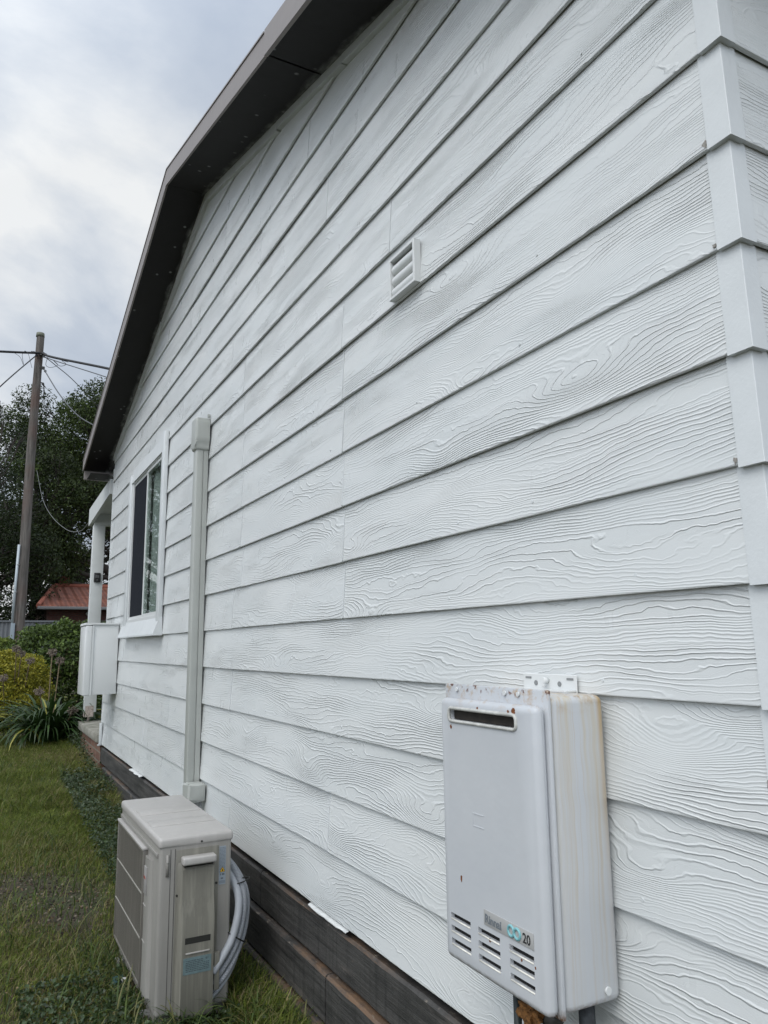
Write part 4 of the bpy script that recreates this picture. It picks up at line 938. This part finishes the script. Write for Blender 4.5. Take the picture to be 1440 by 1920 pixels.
# ------------------------------------------------------------------ lawn
def in_house(x, y): return (x > .955) & (y < 8.7)
def grass():
    def dens(x, y):
        d = np.ones_like(x)
        g = np.exp(-(((x-.35)/.38)**2 + ((y-4.1)/.55)**2)); d -= .93*g
        nz_ = np.array([mnoise.noise(Vector((a*3.3, b*1.9, 1))) for a, b in zip(x, y)]); return np.clip(d + .65*nz_ - .08, .02, 1)
    def batch(n, x0, x1, y0, y1, h0, h1, wid, bias=0):
        x = RNG.uniform(x0, x1, n); y = RNG.uniform(y0, y1, n); k = (RNG.random(n) < dens(x, y)) & ~in_house(x, y) & ~((x > .56) & (x < .80) & (y > 2.6) & (y < 3.31))
        x, y = x[k], y[k]; n = len(x)
        z = np.array([gz(a, b) for a, b in zip(x, y)])-.004
        ln = np.exp(-((y-6.2)/1.1)**2)*np.clip((x+.2)/.6, .2, 1)          # longer unmown band towards the wall
        tuft = np.array([mnoise.noise(Vector((a*4.5, b*3.0, 7))) for a, b in zip(x, y)])
        h = RNG.uniform(h0, h1, n)*(1+1.5*ln*np.clip(tuft+.45, 0, 1.2)) * np.where(x > .80, 1.5, 1)
        az = RNG.uniform(0, 2*np.pi, n) + .8*tuft; lean = RNG.uniform(.25, 1.15, n)
        d = np.stack([np.cos(az), np.sin(az), np.zeros(n)], 1); s = np.stack([-np.sin(az+.6), np.cos(az+.6), np.zeros(n)], 1)
        B = np.stack([x, y, z], 1); up_ = np.array([0, 0, 1.])
        w_ = (wid*RNG.uniform(.6, 1.3, n))[:, None]; H = h[:, None]; ll = lean[:, None]
        M1 = B + up_*H*.55 + d*H*.22*ll; T = B + up_*H*(1-.35*ll) + d*H*.85*ll
        V = np.stack([B-s*w_/2, B+s*w_/2, M1+s*w_*.4, M1-s*w_*.4, T], 1).reshape(-1, 3)
        tone = np.array([mnoise.noise(Vector((a*1.6, b*1.2, 20))) for a, b in zip(x, y)])[:, None]
        c = vary(n, (.052, .088, .012), (.19, .225, .036), .45); dry = (RNG.random((n, 1)) < np.clip(.16+.35*tone, .03, .5)); c = np.where(dry, vary(n, (.17, .135, .06), (.34, .28, .14)), c)
        return V, n, np.repeat(c, 5, axis=0)
    Vs, Cs, tot = [], [], 0
    for a in ((130000, .05, 1.0, 2.0, 6.0, .012, .048, .0024), (100000, .2, 1.0, 4.9, 9.4, .018, .062, .003), (30000, .78, 1.0, 1.2, 4.5, .03, .08, .004),
              (60000, -2.6, .3, 1.0, 9.6, .015, .04, .005), (26000, -6, 3, 9.4, 17, .02, .06, .012)):
        V, n, c = batch(*a); Vs.append(V); Cs.append(c); tot += n
    V = np.concatenate(Vs); i = np.arange(tot)[:, None]*5
    F = np.concatenate([i+np.array([[0, 1, 2]]), i+np.array([[0, 2, 3]]), i+np.array([[3, 2, 4]])])
    o = np_mesh('grass', V, F, M_BLADE, None, np.concatenate(Cs)); tag(o, 'patchy mown green grass with straw and bare soil beside the house', 'grass', kind='stuff')
grass()
def weeds():
    C, S, cols = [], [], []
    def patch(n, fx, h):
        for _ in range(n):
            x, y = fx(); 
            if x > .965 or (.55 < x < .80 and 2.595 < y < 3.32): continue
            C.append((x, y, gz(x, y)+random.random()**.8*h*(1+.5*mnoise.noise(Vector((x*6, y*5, 2)))))); S.append(random.uniform(.010, .019)*(1 if y < 6 else 1.2))
    patch(14000, lambda: (random.uniform(.60, .97)**.8, random.uniform(3.35, 6.9)), .11)
    patch(3500, lambda: (random.uniform(.20, .56), random.uniform(2.2, 3.1)), .045)
    patch(3000, lambda: (random.uniform(.55, .97), random.uniform(2.1, 2.60)), .05)
    patch(1500, lambda: (random.gauss(.93, .03), random.uniform(6.0, 8.6)), .16)
    C = np.array(C); up_ = np.tile([[0, -.2, 1.]], (len(C), 1))
    cols = vary(len(C), (.022, .040, .014), (.055, .085, .035), .3)
    o = leaf_mesh('weeds', C, np.array(S), .75, cols, M_GLEAF, None, up_, .8); tag(o, 'low broad leaved weeds creeping along the timber plinth and around the unit', 'weeds', kind='stuff')
    # long loose blades around the unit
    V, F, Cc = [], [], []
    for _ in range(3200):
        r = random.random()
        if r < .18: x, y = random.uniform(.50, .97), random.uniform(2.2, 2.58)
        elif r < .24: x, y = random.uniform(.80, .96), random.uniform(2.3, 3.3)
        elif r < .30: x, y = random.uniform(.45, .56), random.uniform(2.3, 3.3)
        elif r < .8:
            x, y = random.uniform(.25, .97), random.uniform(4.9, 7.6)
            if mnoise.noise(Vector((x*4, y*2.2, 31))) < -.05: continue
        else: x, y = random.uniform(.1, .6), random.uniform(2.2, 5)
        col = random.choice([(.05, .085, .018), (.09, .13, .03), (.16, .16, .06), (.035, .06, .015)])
        strap(V, F, Cc, (x, y, gz(x, y)), random.uniform(0, 6.28), random.uniform(.05, .17), random.uniform(.9, 1.5), random.uniform(.003, .006), col, random.uniform(.6, 1.4), 5)
    o = np_mesh('long_grass', np.array(V), F, M_BLADE, None, np.array(Cc), smooth=True); tag(o, 'longer loose grass blades growing around the foot of the unit', 'grass', kind='stuff')
weeds()
def gravel():
    base = bmesh.new(); bmesh.ops.create_icosphere(base, subdivisions=1, radius=1); base.verts.ensure_lookup_table()
    bv = np.array([v.co[:] for v in base.verts]); bf = np.array([[v.index for v in f.verts] for f in base.faces]); base.free()
    n = 1500; x = RNG.normal(.36, .25, n); y = RNG.normal(4.15, .42, n); V, F, Cc = [], [], []
    for i in range(n):
        if x[i] > .95: continue
        s = random.uniform(.003, .0085); sc_ = RNG.uniform(.6, 1.3, 3)*s; sc_[2] *= .7; v = bv*sc_*(1+.25*RNG.uniform(-1, 1, (len(bv), 1)))
        a = random.uniform(0, 6.28); R_ = np.array([[math.cos(a), -math.sin(a), 0], [math.sin(a), math.cos(a), 0], [0, 0, 1]])
        F.append(bf+len(V)*len(bv)); V.append(v@R_.T + np.array([x[i], y[i], gz(x[i], y[i])+s*.25])); c = random.choice([(.055, .045, .036), (.09, .072, .056), (.035, .030, .025), (.20, .17, .13), (.08, .05, .034)])
        Cc.append(np.tile(c, (len(bv), 1)))
    o = np_mesh('gravel', np.concatenate(V), np.concatenate(F), M_DRY, None, np.concatenate(Cc)); tag(o, 'small brown and grey pebbles in the bare patch of lawn', 'gravel', kind='stuff')
    # leaf litter
    n = 1500; x = RNG.uniform(-.3, .95, n); y = RNG.uniform(2.4, 7, n); C = np.stack([x, y, [gz(a, b)+.006+random.random()*.012 for a, b in zip(x, y)]], 1)
    o = leaf_mesh('leaf_litter', C, .016, .5, vary(n, (.09, .05, .03), (.26, .19, .12)), M_DRY, None, np.tile([[0, 0, 1.]], (n, 1)), .5); tag(o, 'scattered dry brown leaf litter on the lawn', 'leaf litter', kind='stuff')
gravel()
# teal tap box in the grass at the unit's foot
tb = empty('valve_box', (.50, 2.86, -1.17), 'small teal plastic valve box with a white tap in the grass beside the air conditioner', 'valve box')
bx('box', (.505, .545, 2.99, 3.04, gz0(3)-.01, gz0(3)+.022), simple('teal_plastic', (.03, .085, .09), .5), tb, .004)
bm = bmesh.new(); disc(bm, (.535, 2.975, gz0(3)+.01), (0, 0, 1), .007, .016); disc(bm, (.535, 2.975, gz0(3)+.026), (0, 0, 1), .010, .006); fin('tap', bm, simple('white_plastic', (.6, .6, .58), .4), tb)

# ------------------------------------------------------------------ power pole and cables
pole = empty('power_pole', (.84, 20, -.95), 'tall weathered grey brown timber power pole left of the house', 'power pole')
bm = bmesh.new(); PB, PT = Vector((.825, 20, -1.0)), Vector((.873, 20, 7.83)); n = 40; pts = []; rs = []
for i in range(n+1):
    t = i/n; pts.append(PB.lerp(PT, t)+Vector((.012*math.sin(t*7), 0, 0))); rs.append(.132-.042*t + .006*mnoise.noise(Vector((t*14, 0, 0))))
tube(bm, pts, rs, 16); fin('shaft', bm, M_POLE, pole, smooth=50)
bm = bmesh.new(); tube(bm, [(.873, 20, 7.80), (.873, 20, 7.90)], [.102, .094], 16); fin('cap', bm, simple('lichen_cap', (.16, .17, .13), .8, var=.3, vscale=14), pole)
bm = bmesh.new(); tube(bm, [(.690, 19.9, .62), (.722, 19.9, 2.48)], .030, 10); cd = fin('conduit', bm, simple('white_conduit', (.42, .47, .50), .4), pole)
bm = bmesh.new()
for z in (1.35, 2.0): tube(bm, [(.70+.018*(z-.62), 19.9, z-.012), (.70+.018*(z-.62), 19.9, z+.012)], .036, 10)
fin('clip', bm, simple('clip_grey', (.3, .3, .3), .5), cd); bx('cable_guard', (.665, .755, 19.86, 19.93, -.95, .62), simple('grey_guard', (.22, .26, .29), .45), pole, .004)
bm = bmesh.new(); box(bm, .95, 1.02, 19.88, 19.92, 6.92, 7.0, .01); tube(bm, [(.87, 19.86, 7.28), (1.0, 19.84, 7.28)], .02, 6); fin('hook_bolt', bm, simple('dark_iron', (.03, .03, .03), .5), pole)
M_WIRE = simple('black_cable', (.012, .012, .013), .6); M_WIRE2 = simple('grey_cable', (.08, .085, .09), .6)
def wire(label, pts, r, m=M_WIRE, sag=0, knots=()):
    P_ = cat(pts, 10)
    if sag: P_ = [p - Vector((0, 0, sag*4*(i/(len(P_)-1))*(1-i/(len(P_)-1)))) for i, p in enumerate(P_)]
    t = bmesh.new(); tube(t, P_, r, 6)
    for k in knots:
        p = P_[int(k*(len(P_)-1))]; q = P_[min(int(k*(len(P_)-1))+1, len(P_)-1)]; d = (q-p).normalized()
        tube(t, [p-d*.07+Vector((0, 0, -.01)), p+Vector((0, 0, .012)), p+d*.07+Vector((0, 0, -.01))], [.012, .036, .012], 6)
    o = fin('overhead_cable', t, m); tag(o, label, 'cable', 'cables strung from the power pole')
def at(u, v, Y):
    d = rt2*((u-720)/FPX) - up2*((v-960)/FPX) + fw; return d*(Y/d.y)
wire('thick black overhead cable running from the pole to the left edge', [at(74, 662, 19.9), at(0, 659, 19), at(-400, 640, 17)], .028, knots=(.10, .17, .30, .34))
wire('thick black overhead cable running right from the pole, topmost of the right hand ones', [at(78, 662, 19.9), at(100, 670, 19.2), at(207, 692, 17), at(330, 722, 15)], .028, knots=(.07, .11, .15, .20))
wire('dark twisted service cable slanting down from the pole to the left edge', [at(70, 666, 19.9), at(60, 673, 19.6), at(0, 725, 18), at(-120, 840, 16)], .015, M_WIRE, knots=(.12,))
wire('thin cable second from the top on the right of the pole', [at(80, 668, 19.9), at(105, 677, 19), at(202, 708, 16.5), at(300, 745, 14)], .011, M_WIRE2, knots=(.03, .06))
wire('thin grey cable dropping from the pole to the rounded tree top', [at(82, 668, 19.9), at(103, 684, 20), at(152, 728, 21), at(240, 830, 24)], .011, M_WIRE2)
wire('grey cable dropping steeply from the pole across the dark tree crown', [at(82, 692, 19.9), at(112, 740, 18), at(145, 778, 17), at(180, 800, 16)], .013, M_WIRE2, knots=(.04,))
wire('long pale service cable sagging from the pole to the porch beam', [at(69, 882, 19.8), at(80, 935, 17), at(97, 968, 15), at(125, 993, 12.5), at(150, 996, 10.5), Vector((.985, 8.62, 1.36))], .0052, simple('pale_cable', (.13, .135, .13), .6))
wire('short black loop of cable hanging beside the upper pole', [at(77, 717, 19.85), at(82, 724, 19.8), at(82, 745, 19.8)], .013, M_WIRE, knots=(.3,))
wire('small grey loops of slack wire hanging under the right hand cable', [at(90, 668, 19.2), at(86, 684, 19.2), at(95, 689, 19.2), at(108, 684, 19), at(98, 674, 19), at(112, 686, 19), at(124, 683, 18.8), at(116, 676, 18.8), at(128, 679, 18.7)], .006, M_WIRE2)
wire('small grey loops of slack wire hanging under the left hand cable', [at(26, 661, 19.4), at(38, 670, 19.4), at(44, 684, 19.4), at(42, 664, 19.4), at(52, 662, 19.4), at(60, 690, 19.5)], .005, M_WIRE2)

# ------------------------------------------------------------------ neighbouring red-roofed house
def red_house():
    t = empty('brick_house', (4, 30, -.95), 'low dark brick house with a red tiled roof behind the hedge', 'house')
    x0, x1, y0, y1 = 1.72, 12.5, 28.0, 36; ze = 1.44; ry, rz = 32.0, 2.40+.02
    bm = bmesh.new(); uvl = bm.loops.layers.uv.new('UVMap')
    def face(pts, uvs):
        f = bm.faces.new([bm.verts.new(p) for p in pts])
        for l, q in zip(f.loops, uvs): l[uvl].uv = q
    W_ = 3.3
    face([(x0, y0, ze), (x1, y0, ze), (x1-1.2, ry, rz), (x0+.75, ry, rz)], [(0, 0), ((x1-x0)*W_, 0), ((x1-1.2-x0)*W_, 14), (.75*W_, 14)])
    face([(x1, y1, ze), (x0, y1, ze), (x0+.75, ry, rz), (x1-1.2, ry, rz)], [(0, 0), ((x1-x0)*W_, 0), ((x1-x0-.75)*W_, 14), (1.2*W_, 14)])
    face([(x0, y1, ze), (x0, y0, ze), (x0+.75, ry, rz)], [(0, 0), (8*W_, 0), (4*W_, 14)]); face([(x1, y0, ze), (x1, y1, ze), (x1-1.2, ry, rz)], [(0, 0), (8*W_, 0), (4*W_, 14)])
    rf = fin('roof', bm, M_TILE, t)
    bm = bmesh.new(); tube(bm, [(x0+.75, ry, rz+.03), (x1-1.2, ry, rz+.03)], .09, 8); tube(bm, [(x0, y0, ze+.03), (x0+.75, ry, rz+.03)], .07, 8); fin('ridge_cap', bm, simple('ridge_terracotta', (.30, .10, .065), .8, var=.2), rf)
    bx('chimney', (x0+.95, x0+1.35, 32.3, 32.8, 1.9, 2.86), simple('chimney_brick', (.13, .045, .03), .9), rf)
    bx('wall', (x0+.35, x1-.4, y0+.55, y1-.5, -1.0, ze-.02), M_BRICK2, t)
    bx('gutter', (x0-.02, x1, y0-.10, y0+.01, ze-.10, ze), simple('grey_gutter', (.15, .15, .15), .5), t, .01)
    bx('eave_lining', (x0, x1, y0+.011, y1, ze-.07, ze-.03), simple('eave_dark', (.05, .045, .04), .8), t)
    for x in (3.2, 5.6): w_ = bx('window', (x, x+1.1, y0+.53, y0+.56, -.1, 1.0), simple('far_window_frame', (.10, .09, .08), .5), t); bx('pane', (x+.06, x+1.04, y0+.52, y0+.5295, -.04, .94), simple('far_glass', (.02, .022, .025), .15), w_)
    bm = bmesh.new(); bmesh.ops.create_icosphere(bm, subdivisions=2, radius=.07, matrix=Matrix.Translation((3.35, y0+.4, 1.22))); fin('eave_lamp', bm, simple('dull_white', (.4, .4, .38), .4), t, smooth=60)
red_house()
def fence():
    t = empty('metal_fence', (1.3, 22, -.95), 'pale grey sheet fence between the hedge and the brick house', 'fence')
    bm = bmesh.new(); x = -6.0; A = []
    while x < 1.95: A.append((x, 22.0 + (.012 if int(x/.05) % 2 else -.012))); x += .05
    for (xa, ya), (xb, yb) in zip(A, A[1:]):
        bm.faces.new([bm.verts.new(p) for p in ((xa, ya, -1.0), (xb, yb, -1.0), (xb, yb, .72), (xa, ya, .72))])
    bmesh.ops.remove_doubles(bm, verts=bm.verts, dist=.0005); fin('panel', bm, simple('grey_fence_sheet', (.13, .14, .15), .5), t)
    bx('rail', (-6, 1.95, 21.95, 22.05, .72, .76), simple('grey_fence_rail', (.13, .14, .15), .5), t)
fence()
